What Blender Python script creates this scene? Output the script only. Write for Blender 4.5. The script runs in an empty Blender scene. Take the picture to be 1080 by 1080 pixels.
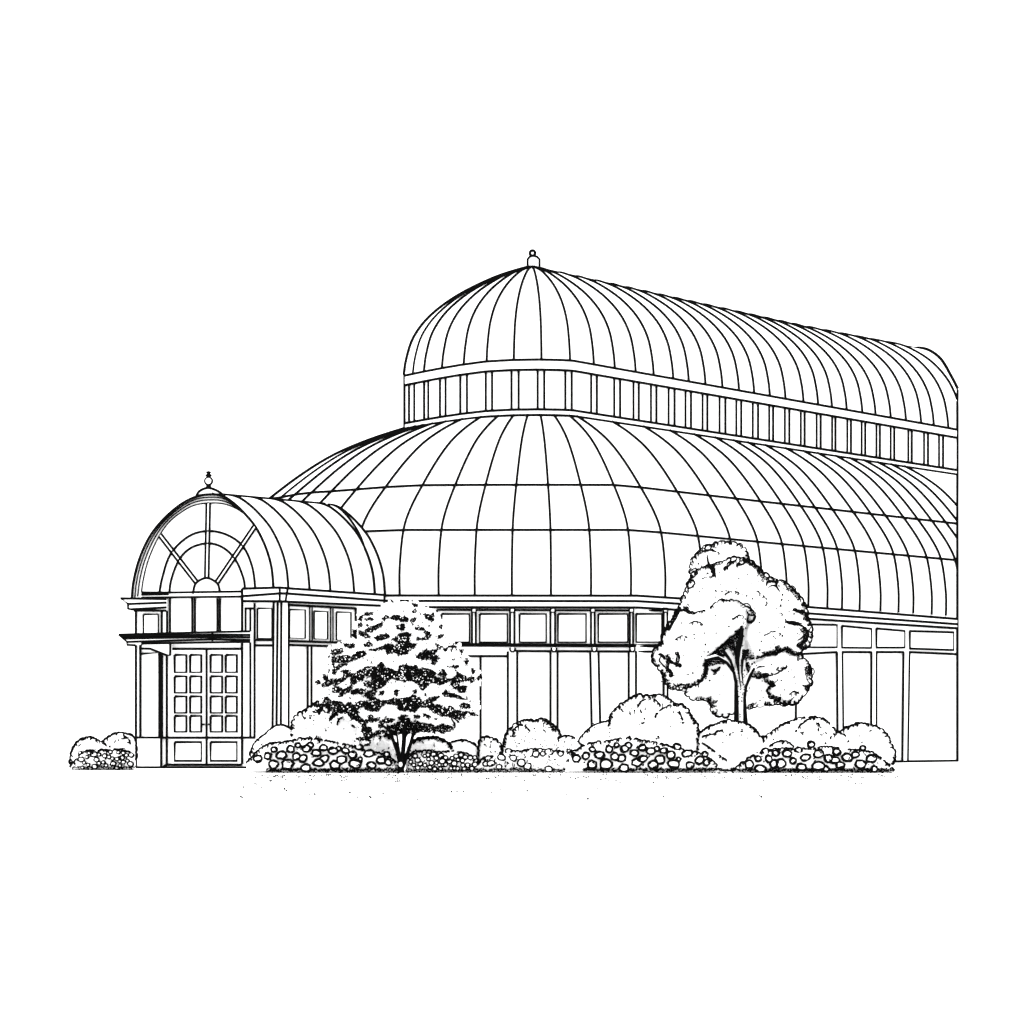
import bpy, math, random
from mathutils import Vector, geometry
from mathutils.bvhtree import BVHTree
random.seed(7)
F, YH, HC = 1500.0, 775.0, 0.9          # focal length and horizon (units of a 1080 frame), eye height in metres
WF, WR = 1.63, 1.55
C = bpy.context.scene.collection

# ------------------------------------------------------------------ materials
def mat(name, col, rough=1.0, noise=0.0):
    m = bpy.data.materials.new(name); m.use_nodes = True
    nt = m.node_tree; b = nt.nodes['Principled BSDF']
    b.inputs['Roughness'].default_value = rough
    b.inputs['Specular IOR Level'].default_value = 0.0
    n = nt.nodes.new('ShaderNodeTexNoise'); n.inputs['Scale'].default_value = 3.0
    r = nt.nodes.new('ShaderNodeValToRGB')
    r.color_ramp.elements[0].color = (*[c*(1-noise) for c in col], 1)
    r.color_ramp.elements[1].color = (*col, 1)
    nt.links.new(n.outputs['Fac'], r.inputs['Fac']); nt.links.new(r.outputs['Color'], b.inputs['Base Color'])
    return m
PAPER = mat('matte_white', (.97,.97,.97), 1, .01)
INK = mat('matte_black', (.0035,.0035,.0035), 1, .3)

# ------------------------------------------------------------------ unprojection helpers
def PX(px, py, Y): return Vector(((px-540)*Y/F, Y, HC+(YH-py)*Y/F))
def lerp(a, b, t): return a+(b-a)*t
def ray_line(px, A, B):
    """depth where the sight line through column px crosses plan segment A-B"""
    k = (px-540)/F; dx, dy = B[0]-A[0], B[1]-A[1]
    den = dx-k*dy
    if abs(den) < 1e-9: return None, None
    s = (k*A[1]-A[0])/den
    return s, A[1]+s*dy
def plan_depth(px, plan):
    best = None
    for i in range(len(plan)-1):
        s, Y = ray_line(px, plan[i], plan[i+1])
        if s is None: continue
        if -1e-6 <= s <= 1+1e-6: return Y
    k = (px-540)/F
    if px < 540+F*plan[0][0]/plan[0][1]: return plan[0][1]
    return ray_line(px, plan[-2], plan[-1])[1]

# ------------------------------------------------------------------ mesh builder: slot 0 white, slot 1 ink
class MB:
    def __init__(s): s.v=[]; s.f=[]; s.m=[]
    def face(s, pts, m=0):
        n=len(s.v); s.v += [tuple(p) for p in pts]; s.f.append(tuple(range(n,n+len(pts)))); s.m.append(m)
    def prism(s, front, back, m=0):
        n=len(s.v); k=len(front); s.v += [tuple(p) for p in front]+[tuple(p) for p in back]
        s.f.append(tuple(range(n,n+k))); s.m.append(m)
        s.f.append(tuple(range(n+2*k-1,n+k-1,-1))); s.m.append(m)
        for i in range(k):
            j=(i+1)%k; s.f.append((n+i,n+k+i,n+k+j,n+j)); s.m.append(m)
    def tube(s, pts, w=1.8, m=1, seg=6, closed=False, radii=None):
        """bar along pts; w = its width in 1/1500 of its distance; radii (metres) overrides"""
        P=[Vector(p) for p in pts]; Q=[P[0]]; R=[radii[0] if radii else None]
        for i,p in enumerate(P[1:],1):
            if (p-Q[-1]).length>1e-5: Q.append(p); R.append(radii[i] if radii else None)
        P=Q; n=len(P)
        if n<2: return
        base=len(s.v); up0=None
        for i,p in enumerate(P):
            if closed: d=P[(i+1)%n]-P[i-1]
            else: d=P[min(i+1,n-1)]-P[max(i-1,0)]
            if d.length<1e-9: d=Vector((0,0,1))
            d.normalize()
            a=d.cross(Vector((0,1,0)))
            if a.length<.1: a=d.cross(Vector((0,0,1)))
            a.normalize(); b=d.cross(a)
            r=R[i]*WR if radii else WF*.5*w*max(p.y,5)/F
            for k in range(seg):
                t=2*math.pi*k/seg; s.v.append(tuple(p+a*(r*math.cos(t))+b*(r*math.sin(t))))
        for i in range(n if closed else n-1):
            j=(i+1)%n
            for k in range(seg):
                l=(k+1)%seg
                s.f.append((base+i*seg+k,base+i*seg+l,base+j*seg+l,base+j*seg+k)); s.m.append(m)
        if not closed:
            s.f.append(tuple(base+k for k in range(seg))[::-1]); s.m.append(m)
            s.f.append(tuple(base+(n-1)*seg+k for k in range(seg))); s.m.append(m)
    def grid(s, rows, m=0):
        n=len(s.v); w=len(rows[0])
        for r in rows: s.v += [tuple(p) for p in r]
        for i in range(len(rows)-1):
            for j in range(w-1):
                a=n+i*w+j; s.f.append((a,a+1,a+w+1,a+w)); s.m.append(m)
    def ball(s, c, rx, ry, rz, m=0, nu=10, nv=6):
        n=len(s.v); c=Vector(c)
        for i in range(nv+1):
            ph=math.pi*i/nv
            for j in range(nu):
                t=2*math.pi*j/nu
                s.v.append((c.x+rx*math.sin(ph)*math.cos(t), c.y+ry*math.sin(ph)*math.sin(t), c.z+rz*math.cos(ph)))
        for i in range(nv):
            for j in range(nu):
                k=(j+1)%nu
                s.f.append((n+i*nu+j,n+(i+1)*nu+j,n+(i+1)*nu+k,n+i*nu+k)); s.m.append(m)
    def chip(s, c, r, m=1, flat=.45):
        """small irregular leaf: flattened five-sided bipyramid"""
        n=len(s.v); c=Vector(c); k=5; r*=1.3; a0=random.random()*6.28; el=random.uniform(.5,1); ang=random.random()*3.14
        ca,sa=math.cos(ang),math.sin(ang)
        for i in range(k):
            t=a0+i*6.28318/k; q=r*random.uniform(.65,1.2)
            x,z=q*math.cos(t),q*math.sin(t)*el
            s.v.append((c.x+x*ca-z*sa, c.y+random.uniform(-.2,.2)*r, c.z+x*sa+z*ca))
        s.v.append((c.x,c.y-r*flat,c.z)); s.v.append((c.x,c.y+r*flat,c.z))
        for i in range(k):
            j=(i+1)%k; s.f.append((n+i,n+j,n+k)); s.f.append((n+j,n+i,n+k+1)); s.m += [m,m]
    def build(s, name, parent=None, clip=None):
        me=bpy.data.meshes.new(name); me.from_pydata(s.v,[],s.f)
        used=sorted(set(s.m)) or [0]
        for u in used: me.materials.append((PAPER,INK)[u])
        ix={u:i for i,u in enumerate(used)}
        me.polygons.foreach_set('material_index',[ix[x] for x in s.m]); me.update()
        if clip:
            import bmesh
            bm=bmesh.new(); bm.from_mesh(me)
            bmesh.ops.bisect_plane(bm, geom=bm.verts[:]+bm.edges[:]+bm.faces[:], plane_co=clip[0], plane_no=clip[1], clear_outer=True)
            bm.to_mesh(me); bm.free(); me.update()
        o=bpy.data.objects.new(name,me); C.objects.link(o)
        if parent: o.parent=parent; o.matrix_parent_inverse=parent_inv(parent)
        return o
def parent_inv(p):
    from mathutils import Matrix
    M=Matrix.Identity(4); q=p
    while q: M=Matrix.Translation(q.location)@M; q=q.parent if not q.parent or q.parent.type!='X' else None
    # parts are authored in world coordinates
    return Matrix.Translation(-WORLD.get(p.name,Vector((0,0,0))))
WORLD={}
def thing(name, label, cat, loc, group=None):
    o=bpy.data.objects.new(name,None); C.objects.link(o); o.location=loc; o.empty_display_size=.3
    WORLD[o.name]=Vector(loc); o['label']=label; o['category']=cat
    if group: o['group']=group
    return o
def smooth(pts, n=6):
    out=[]
    for i in range(len(pts)-1):
        p0=pts[max(i-1,0)];p1=pts[i];p2=pts[i+1];p3=pts[min(i+2,len(pts)-1)]
        for k in range(n):
            t=k/n
            out.append(tuple(.5*((2*b)+(-a+c)*t+(2*a-5*b+4*c-d)*t*t+(-a+3*b-3*c+d)*t**3) for a,b,c,d in zip(p0,p1,p2,p3)))
    out.append(tuple(pts[-1])); return out

# ================================================================== CONSERVATORY
phi=math.radians(33.5); U=Vector((math.cos(phi),math.sin(phi),0)); NI=Vector((-U.y,U.x,0))
XR=1009.5
house=thing('conservatory','long white glass conservatory with domed two-tier ribbed roof and arched entrance porch behind the shrubs','glasshouse',(0,44,0))
def part(mb,name,parent=None,clip=None): return mb.build(name,parent or house,clip)
kx=(XR-540)/F; cut_n=Vector((1,-kx,0)).normalized(); CUT=(Vector((0,0,0)),cut_n)
# ---- plans
EZ=HC+147*40/F
def P2(px,Y): return ((px-540)*Y/F,Y)
eave=[P2(230,42.7),P2(245,42.3),P2(255,41.9),P2(276,41.3),P2(300,41.15),P2(322,40.9),P2(350,40.6),P2(384,40.2),P2(422,40),P2(672,40)]
EK=Vector((*eave[-1],0)); eave_full=eave+[tuple((EK+U*20)[:2])]
cl_px=[(426,447),(436,445.2),(447,443.2),(463,440.5),(485,437.2),(512,434),(540,432.6),(567,432.2),(590,432.6),(604,433.2)]
CZ=HC+336*44/F
cler=[P2(x,44*342/(775-y)) for x,y in cl_px]
CK=Vector((*cler[-1],0)); cler_full=cler+[tuple((CK+U*26)[:2])]
CEN=Vector((21*48.3/F,48.3,0)); RZ=HC+493*48.3/F; DZ=HC+394.5*44/F
HW=(CEN-CK).dot(NI); EW=(CEN-EK).dot(NI)
def onp(plan,px): Y=plan_depth(px,plan); return Vector(((px-540)*Y/F,Y,0))
def wpt(plan,px,py,off=.02): Y=plan_depth(px,plan)-off; return PX(px,py,Y)
def pxof(p): return 540+F*p.x/p.y, YH-(p.z-HC)*F/p.y

# ---- lower roof ribs : (top column, eave column)
pairs=[(426.3,231),(432,246),(439,263),(447,284),(457,309),(471,340),(488,376),(508,422),(526,463),(542,501),(556.6,540),(570,581),(584,623),(600,665)]
st=[(onp(cler_full,a),onp(eave_full,b)) for a,b in pairs]
us=[]
for b in [701,740,774,803,829,852,872,887.4,906,928,947,962.6,982,997]:
    B=onp(eave_full,b); us.append((B-EK).dot(U))
while us[-1]<24: us.append(us[-1]+.72)
for q in us:
    B=EK+U*q; uc=(B-CEN).dot(U); T=CEN-NI*HW+U*uc
    st.append((T,B))
ribs=[]; 
for T,B in st:
    if pxof(T)[0]<955: ribs.append((T,B))
LP=smooth([(1,0),(1.0,.13),(.96,.305),(.88,.42),(.735,.555),(.56,.70),(.385,.82),(.19,.92),(0,1)],4)
def lp_at(fr):
    for (a,b),(c,d) in zip(LP,LP[1:]):
        if b<=fr<=d: return lerp(a,c,(fr-b)/max(d-b,1e-9))
    return 0
def prof(T,B,n=18):
    return [Vector((*lerp(T,B,a)[:2],EZ+(CZ-EZ)*b)) for a,b in LP]
def prof_old(T,B,n=18):
    out=[]
    for i in range(n+1):
        th=math.pi/2*i/n; p=lerp(B,T,1-math.cos(th)); out.append(Vector((p.x,p.y,EZ+(CZ-EZ)*math.sin(th))))
    return out
def profat(T,B,fr):
    c=lp_at(fr); p=lerp(T,B,c); return Vector((p.x,p.y,EZ+(CZ-EZ)*fr))
rows=[]
for i,(T,B) in enumerate(st):
    rows.append(prof(T,B))
# round the far side of the apse and back wall
back=[((-3.3,48.6),(-8.0,48)),((-2.0,51.0),(-6.2,53.5)),((.3,53.2),(-2.5,57.5)),(tuple((CEN+NI*HW)[:2]),tuple((CEN+NI*EW)[:2])),(tuple((CEN+NI*HW+U*26)[:2]),tuple((CEN+NI*EW+U*26)[:2]))]
brows=[prof(Vector((*t,0)),Vector((*b,0))) for t,b in back]
mb=MB(); mb.grid(list(reversed(brows))+rows)
lroof=part(mb,'lower_roof',clip=CUT)
bv=BVHTree.FromPolygons([Vector(v) for v in mb.v],mb.f)
def cliptube(pts):
    out=[]
    for a in pts:
        if a.x-kx*a.y<=0: out.append(a)
        else:
            if out:
                b=out[-1]; fa=a.x-kx*a.y; fb=b.x-kx*b.y
                if fa-fb>1e-9: out.append(lerp(b,a,-fb/(fa-fb)))
            break
    return out
for ri,(T,B) in enumerate(ribs):
    pts=prof(T,B,26); o_=(B-T).normalized()*.025+Vector((0,0,.03)); pts=[p+o_ for p in reversed(pts)]; pts=cliptube(pts)
    if len(pts)>1:
        m=MB(); m.tube(pts,(1.8,1.35)[ri] if ri<2 else 1.6); part(m,'rib',lroof)
for fr0,fr1,name in ((.55,.58,'purlin'),(.31,.335,'purlin')):
    pts=[]
    for i,(T,B) in enumerate(st):
        pts.append(profat(T,B,lerp(fr0,fr1,max(0,(i-13)/26))))
    pts=[p+Vector((0,-.03,.025)) for p in cliptube(pts[0:])]; m=MB(); m.tube(pts,1.6); part(m,name,lroof)
# ---- walls of the ground floor
def wall_strip(plan,z0,z1,name,th=.25,clip=CUT,parent=None):
    m=MB(); r0=[Vector((x,y,z0)) for x,y in plan]; r1=[Vector((x,y,z1)) for x,y in plan]
    m.grid([r0,r1]); return part(m,name,parent,clip)
bk=[b for t,b in back]; tk=[t for t,b in back]
wall=wall_strip(list(reversed(bk))+eave_full,0,EZ,'wall')
clw=wall_strip(list(reversed(tk))+cler_full,CZ-.15,DZ,'clerestory_wall')
# ---- clerestory bands
def zline(plan_px,z,plan,off=.02):
    return [ (lambda Y: Vector(((x-540)*Y/F,Y,z)))(plan_depth(x,plan)-off) for x in plan_px]
xs=[426]+[430+5*i for i in range(40)]+[640,700,800,900,XR]
xs=sorted(set(x for x in xs if x<=XR))
zY=lambda y: HC+(775-y)*44/F
for ya,yb,nm in ((432.9,438.9,'clerestory_sill'),(380.6,391.2,'clerestory_cornice')):
    m=MB(); a=zline(xs,zY(ya),cler_full,.05); b=zline(xs,zY(yb),cler_full,.05)
    m.grid([a,b]); m.tube([p-Vector((0,.01,0)) for p in a],1.7); m.tube([p-Vector((0,.01,0)) for p in b],1.7)
    part(m,nm,clip=None)
m=MB(); L=zline([426.5],0,cler_full,.03)[0]
m.tube([Vector((L.x,L.y,CZ-.2)),Vector((L.x,L.y,DZ))],1.7); part(m,'edge_trim')
posts=[(431.4,437),(447.3,451.8),(464,470),(485.4,492.5),(512.3,519),(539.4,547),(567,574),(596.2,603),(623.4,629.5),(647.7,654),(668,673.7),(686.4,692.3),(705,711.4),(722.8,728.7),(740.8,746),(758.7,765),(776.4,781.7),(793.7,799.4),(811,815.3),(827.5,832.4),(844.3,848.5),(861,865.4),(877.3,881),(893.3,897.3),(908.4,912.4),(924,927.8),(939,943),(957.6,961.4),(974.2,978.5),(990,994.4)]
z0,z1=zY(433),zY(391)
for i in range(len(posts)):
    a=posts[i][1]; b=posts[i+1][0] if i+1<len(posts) else XR-1
    A=onp(cler_full,a); B=onp(cler_full,b); o=Vector((0,-.02,0))
    m=MB(); q=[Vector((p.x,p.y-.02,z)) for p,z in ((A,z0),(B,z0),(B,z1),(A,z1))]
    m.prism(q,[p+Vector((0,.03,0)) for p in q]); w=part(m,'clerestory_window')
    for P in ((A,B) if i+1<len(posts) else (A,)):
        m=MB(); m.tube([Vector((P.x,P.y-.04,z0)),Vector((P.x,P.y-.04,z1))],1.55); part(m,'frame',w)
m=MB(); A=onp(cler_full,431.4); m.tube([Vector((A.x,A.y-.04,z0)),Vector((A.x,A.y-.04,z1))],1.55); part(m,'edge_trim')
# ---- upper dome
pr=smooth([(0,0),(.02,.13),(.075,.30),(.20,.48),(.41,.67),(.69,.855),(.92,.97),(1,1)],4)
pr=[(min(max(a,0),1),b) for a,b in pr]
pr2=smooth([(0,0),(.015,.13),(.06,.31),(.17,.52),(.36,.73),(.62,.90),(.85,.98),(1,1)],4)
pr3=smooth([(0,0),(.22,.2),(.42,.45),(.54,.65),(.66,.835),(.8,.95),(.92,1.0),(1,1.01)],4)
def dome(W,R,last=False):
    if last: return [Vector((lerp(W.x,R.x,a),lerp(W.y,R.y,a),lerp(DZ,RZ,b))) for a,b in pr3]
    t=min(1,max(0,((R-CEN).dot(U)-12)/8.0)) if (R-CEN).length>.1 else 0
    return [Vector((lerp(W.x,R.x,lerp(a,c,t)),lerp(W.y,R.y,lerp(a,c,t)),lerp(DZ,RZ,lerp(b,d,t)))) for (a,b),(c,d) in zip(pr,pr2)]
def ridge_for(W):
    s=(W-CEN).dot(U); return CEN+U*max(0,s) if (W-CEN).dot(NI)<0 and s>0 else CEN
ub=[426.5,436,447.7,466.6,489.5,513.5,542,571,601,626,648,670,689,709.6,726,743.6,761.5,779,795,811.5,828,847,862.4,877,892.6,909,923,939,955,971,984.4,999.7]
Ws=[onp(cler_full,x) for x in ub]
s=(Ws[-1]-CEN).dot(U); step=(Ws[-1]-Ws[-6]).length/5
while True:
    s+=step; W=CEN-NI*HW+U*s
    if pxof(Vector((*(CEN+U*s)[:2],RZ)))[0]>931: break
    Ws.append(W)
while pxof(Vector((*(CEN+U*s)[:2],RZ)))[0]<962: s+=.02
Ws.append(CEN-NI*HW+U*s)
UE=(Ws[-1]-CEN).dot(U)
rows=[dome(W,ridge_for(W),i==len(Ws)-1) for i,W in enumerate(Ws)]; URows=rows
bw=[Vector((*t,0)) for t in tk[:-1]]+[CEN+NI*HW+U*UE]
brow=[dome(W,CEN if i<len(bw)-1 else CEN+U*UE) for i,W in enumerate(bw)]
m=MB(); m.grid(list(reversed(brow))+rows); uroof=part(m,'upper_roof',clip=CUT)
for ri,W in enumerate(Ws):
    o_=(W-ridge_for(W)).normalized()*.025+Vector((0,0,.03)); pts=cliptube([p+o_ for p in reversed(dome(W,ridge_for(W),ri==len(Ws)-1))]); pts=[p+(U*.03+Vector((0,0,.02)) if ri==len(Ws)-1 else Vector((0,0,0))) for p in pts]
    m=MB(); m.tube(pts,(1.8,1.35)[ri] if ri<2 else (2.1 if ri==len(Ws)-1 else 1.6)); part(m,'rib',uroof)
m=MB(); m.tube([CEN+Vector((0,0,RZ+.03))]+[max(r,key=lambda q:(q.z-HC)/q.y)+Vector((0,0,.02)) for r,W in zip(rows,Ws) if (W-CEN).dot(U)>.3],1.8); part(m,'ridge_bar',uroof)
# gable closing the far end of the upper roof
g=dome(Ws[-1],CEN+U*UE,True)+list(reversed(dome(CEN+NI*HW+U*UE,CEN+U*UE)))[1:]
m=MB(); m.face(g); part(m,'gable',clip=CUT)
# end wall in the plane where the building stops, with its black outline
def cut_pt(T,B,fn,lo,hi):
    pass
sec=[]
def onz(P0,P1):  # point of the segment on the cut plane
    fa=P0.x-kx*P0.y; fb=P1.x-kx*P1.y
    return lerp(P0,P1,fa/(fa-fb))
E0=onp(eave_full,XR); K0=onp(cler_full,XR)
sec=[Vector((E0.x,E0.y,0)),Vector((E0.x,E0.y,EZ))]
for a_,b_ in LP[1:]:
    off=lerp(HW,EW,a_); z=EZ+(CZ-EZ)*b_
    a=CEN-NI*off; p=onz(a,a+U*30); sec.append(Vector((p.x,p.y,z)))
sec.append(Vector((K0.x,K0.y,DZ)))
for j in range(1,len(pr)):
    for r0,r1 in zip(URows,URows[1:]):
        f0=r0[j].x-kx*r0[j].y; f1=r1[j].x-kx*r1[j].y
        if f0<=0<f1: sec.append(lerp(r0[j],r1[j],-f0/(f1-f0))); break
r_=URows[-1]
for p0,p1 in zip(r_,r_[1:]):
    if p0.x-kx*p0.y>0>=p1.x-kx*p1.y: sec.append(onz(p0,p1)); break
m=MB(); last=sec[-1]; far=CEN+NI*EW; far=onz(far,far+U*40)
m.face(sec+[Vector((far.x,far.y,EZ)),Vector((far.x,far.y,0))]); ew=part(m,'end_wall')
m=MB(); m.tube([p+Vector((0,-.03,0)) for p in sec],1.9); part(m,'end_trim',ew)
# ---- upper finial
def fin_ring(cx,cy,r,Y,w=1.6,n=14):
    return [PX(cx+r*math.cos(6.283*k/n),cy+r*math.sin(6.283*k/n),Y) for k in range(n)]
Y=48.2
m=MB(); cap=[(556.3,283),(556.3,275.5),(558.5,272.8),(562,271.6),(566.5,272.8),(569,275.5),(569,283.5)]
q=[PX(x,y,Y) for x,y in cap]; m.prism([p-Vector((0,.18,0)) for p in q],[p+Vector((0,.18,0)) for p in q])
m.tube([p-Vector((0,.2,0)) for p in q],1.5); m.tube([p+Vector((0,.2,0)) for p in q],1.2)
fn=part(m,'finial')
m=MB(); c=PX(561.6,267.9,Y); m.ball(c,.085,.085,.085,0); m.tube([PX(561.6,271,Y),PX(561.6,272.5,Y)],3); m.tube([p-Vector((0,.06,0)) for p in fin_ring(561.6,267.6,2.8,Y)],1.9,closed=True); part(m,'ball',fn)

# ---- ground floor cornice and lines
def pl(plan,pts,off=.03,sub=6):
    out=[]
    for i in range(len(pts)-1):
        for k in range(sub): 
            t=k/sub; out.append(wpt(plan,lerp(pts[i][0],pts[i+1][0],t),lerp(pts[i][1],pts[i+1][1],t),off))
    out.append(wpt(plan,*pts[-1],off)); return out
KX=672
EF=eave_full
c1=[(403,628),(KX,628.2),(720,631.3),(854,640.3),(XR,652.8)]
c2=[(403,633.7),(KX,634),(720,637),(854,647),(XR,658.3)]
c3=[(403,640.3),(KX,640.7),(720,643.4),(854,652.7),(XR,662.6)]
m=MB(); a=pl(EF,c1,.12); b=pl(EF,c3,.12); m.grid([a,b]); m.grid([pl(EF,c1,0),a]); m.grid([b,pl(EF,c3,0)])
for c in (c1,c2,c3): m.tube(pl(EF,c,.13),1.7)
part(m,'cornice')
def rect_window(x0,y0,x1,y1,plan,name='window',y0b=None,y1b=None,off=.05,w=1.55,parent=None):
    y0b=y0 if y0b is None else y0b; y1b=y1 if y1b is None else y1b
    q=[wpt(plan,x0,y0,off),wpt(plan,x1,y0b,off),wpt(plan,x1,y1b,off),wpt(plan,x0,y1,off)]
    m=MB(); m.prism(q,[p+Vector((0,.04,0)) for p in q]); o=part(m,name,parent)
    m=MB(); qq=[p+Vector((0,-.015,0)) for p in q]; m.tube([qq[0],qq[1],qq[2],qq[3],qq[0]],w); part(m,'frame',o)
    return o
for x0,x1 in ((465.7,495),(506,535),(548,576),(588.5,618),(631,662),(671,698)):
    rect_window(x0,647.6,x1,677.3,EF)
for x0,x1,a,b,c,d in ((846,882.6,658.6,659.2,682.7,682.7),(888,918.8,660.2,663.2,683,683.4),(924.4,954,663,665.5,683,683),(959.6,1005.5,665.7,667,684,685.6)):
    rect_window(x0,a,x1,c,EF,y0b=b,y1b=d)
def bars(name,segs,plan,off=.05,w=1.6,parent=None,quad=None):
    m=MB()
    if quad:
        q=[wpt(plan,x,y,off-.01) for x,y in quad]; m.prism(q,[p+Vector((0,.05,0)) for p in q])
    for s_ in segs: m.tube(pl(plan,s_,off),w)
    return part(m,name,parent)
# mullions between the frieze windows with their small caps
for xa,xb in ((497.8,501.8),(538,542.5),(580.6,585.4),(623.3,627.2),(664.3,667.7),(700,703.8)):
    xm=(xa+xb)/2
    mu=bars('mullion',[[(xa,644),(xa,680)],[(xb,644),(xb,680)]],EF,.07,1.5,quad=[(xa,643),(xb,643),(xb,680),(xa,680)])
    q=[(xm-2.2,641.5),(xm+2.2,641.5),(xm+2.2,645.6),(xm-2.2,645.6)]
    m=MB(); P=[wpt(EF,x,y,.13) for x,y in q]; m.prism(P,[p+Vector((0,.1,0)) for p in P]); m.tube(P+[P[0]],1.3); part(m,'cap',mu)
bars('window_head',[[(460.7,643.2),(698,644)],[(460.7,643.2),(460.7,678)]],EF,.06,1.4)
bars('window_sill',[[(474,679),(704,680.3)],[(470,681),(704,682)]],EF,.07,1.3)
# tall glazing below : rails and columns
bars('rail',[[(487,692),(535.7,692)],[(543,686.6),(690,687.3)],[(690,687.3),(706,688)]],EF,.05,1.6)
def column(xa,xb,y0,y1,xa2=None,xb2=None,knob=False,off=.08):
    xa2=xa2 or xa; xb2=xb2 or xb
    o=bars('column',[[(xa,y0),(xa2,y1)],[(xb,y0),(xb2,y1)]],EF,off,1.6,quad=[(xa,y0),(xb,y0),(xb2,y1),(xa2,y1)])
    if knob:
        xm=(xa+xb)/2; m=MB(); n=[(xm-2.6,683),(xm-2.6,685.2),(xm-1.2,687.3),(xm+1.2,687.3),(xm+2.6,685.2),(xm+2.6,683)]
        P=[wpt(EF,x,y,.12) for x,y in n]; m.prism(P,[p+Vector((0,.1,0)) for p in P]); m.tube(P,1.3); part(m,'bracket',o)
    return o
column(535.6,545.5,687,806,knob=True); column(580.6,588,687,806,knob=True); column(622.5,631.2,687,806,624.8,634,knob=True)
column(663.1,670.8,687,806,knob=True); column(700,704,688,806)
bars('door_edge',[[(506.8,692),(506.8,806)]],EF,.05,1.6)
bars('door_edge',[[(839.5,690),(839.5,806)]],EF,.05,1.6)
column(882.8,888.4,687.8,805,883.7,889.7); column(919.2,924.4,687.8,804.5,918.8,924.4); column(953,959.2,687.8,803.8,951.8,957.4)
for a,b,c,d in ((842,882.8,690,687.8),(888.4,919.2,687.8,687.8),(924.4,953,687.8,687.8),(959.2,XR,687.8,690)):
    bars('rail',[[(a,c),(b,d)]],EF,.06,1.6)
bars('base_trim',[[(935,803.4),(XR,802.6)]],EF,.05,1.8)

# ================================================================== PORCH (parts of the conservatory)
YP=38.2
cornerP=Vector(((303-540)*YP/F,YP,0)); endP=Vector(((405.5-540)*39.7/F,39.7,0)); VD=(endP-cornerP).normalized()
PF=[((120-540)*YP/F,YP),(cornerP.x,cornerP.y),(endP.x,endP.y)]
def fp(x,y,off=0): return PX(x,y,YP-off)
zt=lambda y: HC+(775-y)*YP/F
# walls
m=MB(); L0=((143.3-540)*YP/F,YP)
L1=(L0[0]+VD.x*4.3,L0[1]+VD.y*4.3)
pts=[L1,L0,(cornerP.x,cornerP.y),(endP.x,endP.y)]
m.grid([[Vector((x,y,0)) for x,y in pts],[Vector((x,y,zt(631.6))) for x,y in pts]])
m.face([Vector((x,y,zt(631.6))) for x,y in pts])
pw=part(m,'porch_wall')
# vault
outer=smooth([(139.4,631),(141,614),(146.8,591),(157,568),(171,549.4),(189.6,533),(207,524),(222,521.7),(235,523.3),(247,531),(259,542.5),(270.5,557),(280.3,577),(286.4,598),(288.7,621)],8)
I0=8*8
inner=smooth([(148.7,628),(151.4,609.6),(157,588.8),(167.6,565.6),(180,549),(196.6,536.7),(208,532),(222,530.5),(236,531.4),(249.8,536.7),(261.4,544.8)],4)
fr=[fp(x,y) for x,y in outer]
hits=[]
for p in fr:
    h=bv.ray_cast(p,VD,12); 
    hits.append(h[3] if h[0] is not None else 5.0)
SE=(lambda k:(k*fr[-1].y-fr[-1].x)/(VD.x-k*VD.y))((405.5-540)/F)
hits=[SE if i>=I0-2 else min(h,SE) for i,h in enumerate(hits)]
m=MB(); rws=[]
for k in range(7): rws.append([p+VD*h*k/6 for p,h in zip(fr,hits)])
m.grid(rws); m.face([fp(x,y,0) for x,y in outer]+[fp(288.7,631.4),fp(139.4,631.4)]); m.face(list(reversed(rws[-1]))); vr=part(m,'porch_roof')
foot=fr[-1]
def s_for(px):
    k=(px-540)/F; return (k*foot.y-foot.x)/(VD.x-k*VD.y)
for px in (303.7,326,348,373,395):
    s_=s_for(px); pts=[p+VD*s_+Vector((.02,-.03,.01)) for p,h in list(zip(fr,hits))[I0-6:] if h+.02>s_]
    if len(pts)>2:
        m=MB(); m.tube([Vector((q.x,q.y,q.z)) for q in pts],1.6); part(m,'rib',vr)
m=MB(); m.tube([p+VD*(h+.01)+Vector((.01,-.03,.01)) for p,h in list(zip(fr,hits))[I0-6:]],1.7); part(m,'valley_trim',vr)
m=MB(); q_=list(zip(fr,hits))[I0-2:]; m.tube([p+VD*(h-.31*min(1,(i/len(q_))*1.6)**1.2)+Vector((.01,-.03,.01)) for i,(p,h) in enumerate(q_)],1.5); part(m,'rib',vr)
top=max(range(len(fr)),key=lambda i:fr[i].z/fr[i].y)
ip=42
for ii in (38,40,42):
    pass
# silhouette of the crown of the vault
m=MB(); best=[]
for k in range(13):
    t=k/12; c=[p+VD*(min(h,5))*t for p,h in zip(fr,hits)]
    best.append(max(c[I0-14:I0+30],key=lambda q:(q.z-HC)/q.y))
m.tube([b_+Vector((0,-.02,.03)) for b_ in best],1.7); part(m,'ridge_bar',vr)
# front arch mouldings
m=MB()
m.tube([p-Vector((0,.03,0)) for p in fr],1.8)
nI=len(inner)
for t in (.3,.62,1.0):
    pts=[]
    for i in range(nI):
        # matching point of the outer arch by arc index up to where the rings merge
        j=i/(nI-1)*81; a=int(j); b=min(a+1,len(outer)-1); f_=j-a
        ox=lerp(outer[a][0],outer[b][0],f_); oy=lerp(outer[a][1],outer[b][1],f_)
        pts.append(fp(lerp(ox,inner[i][0],t),lerp(oy,inner[i][1],t),.04))
    m.tube(pts,.95)
part(m,'arch_moulding')
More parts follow.
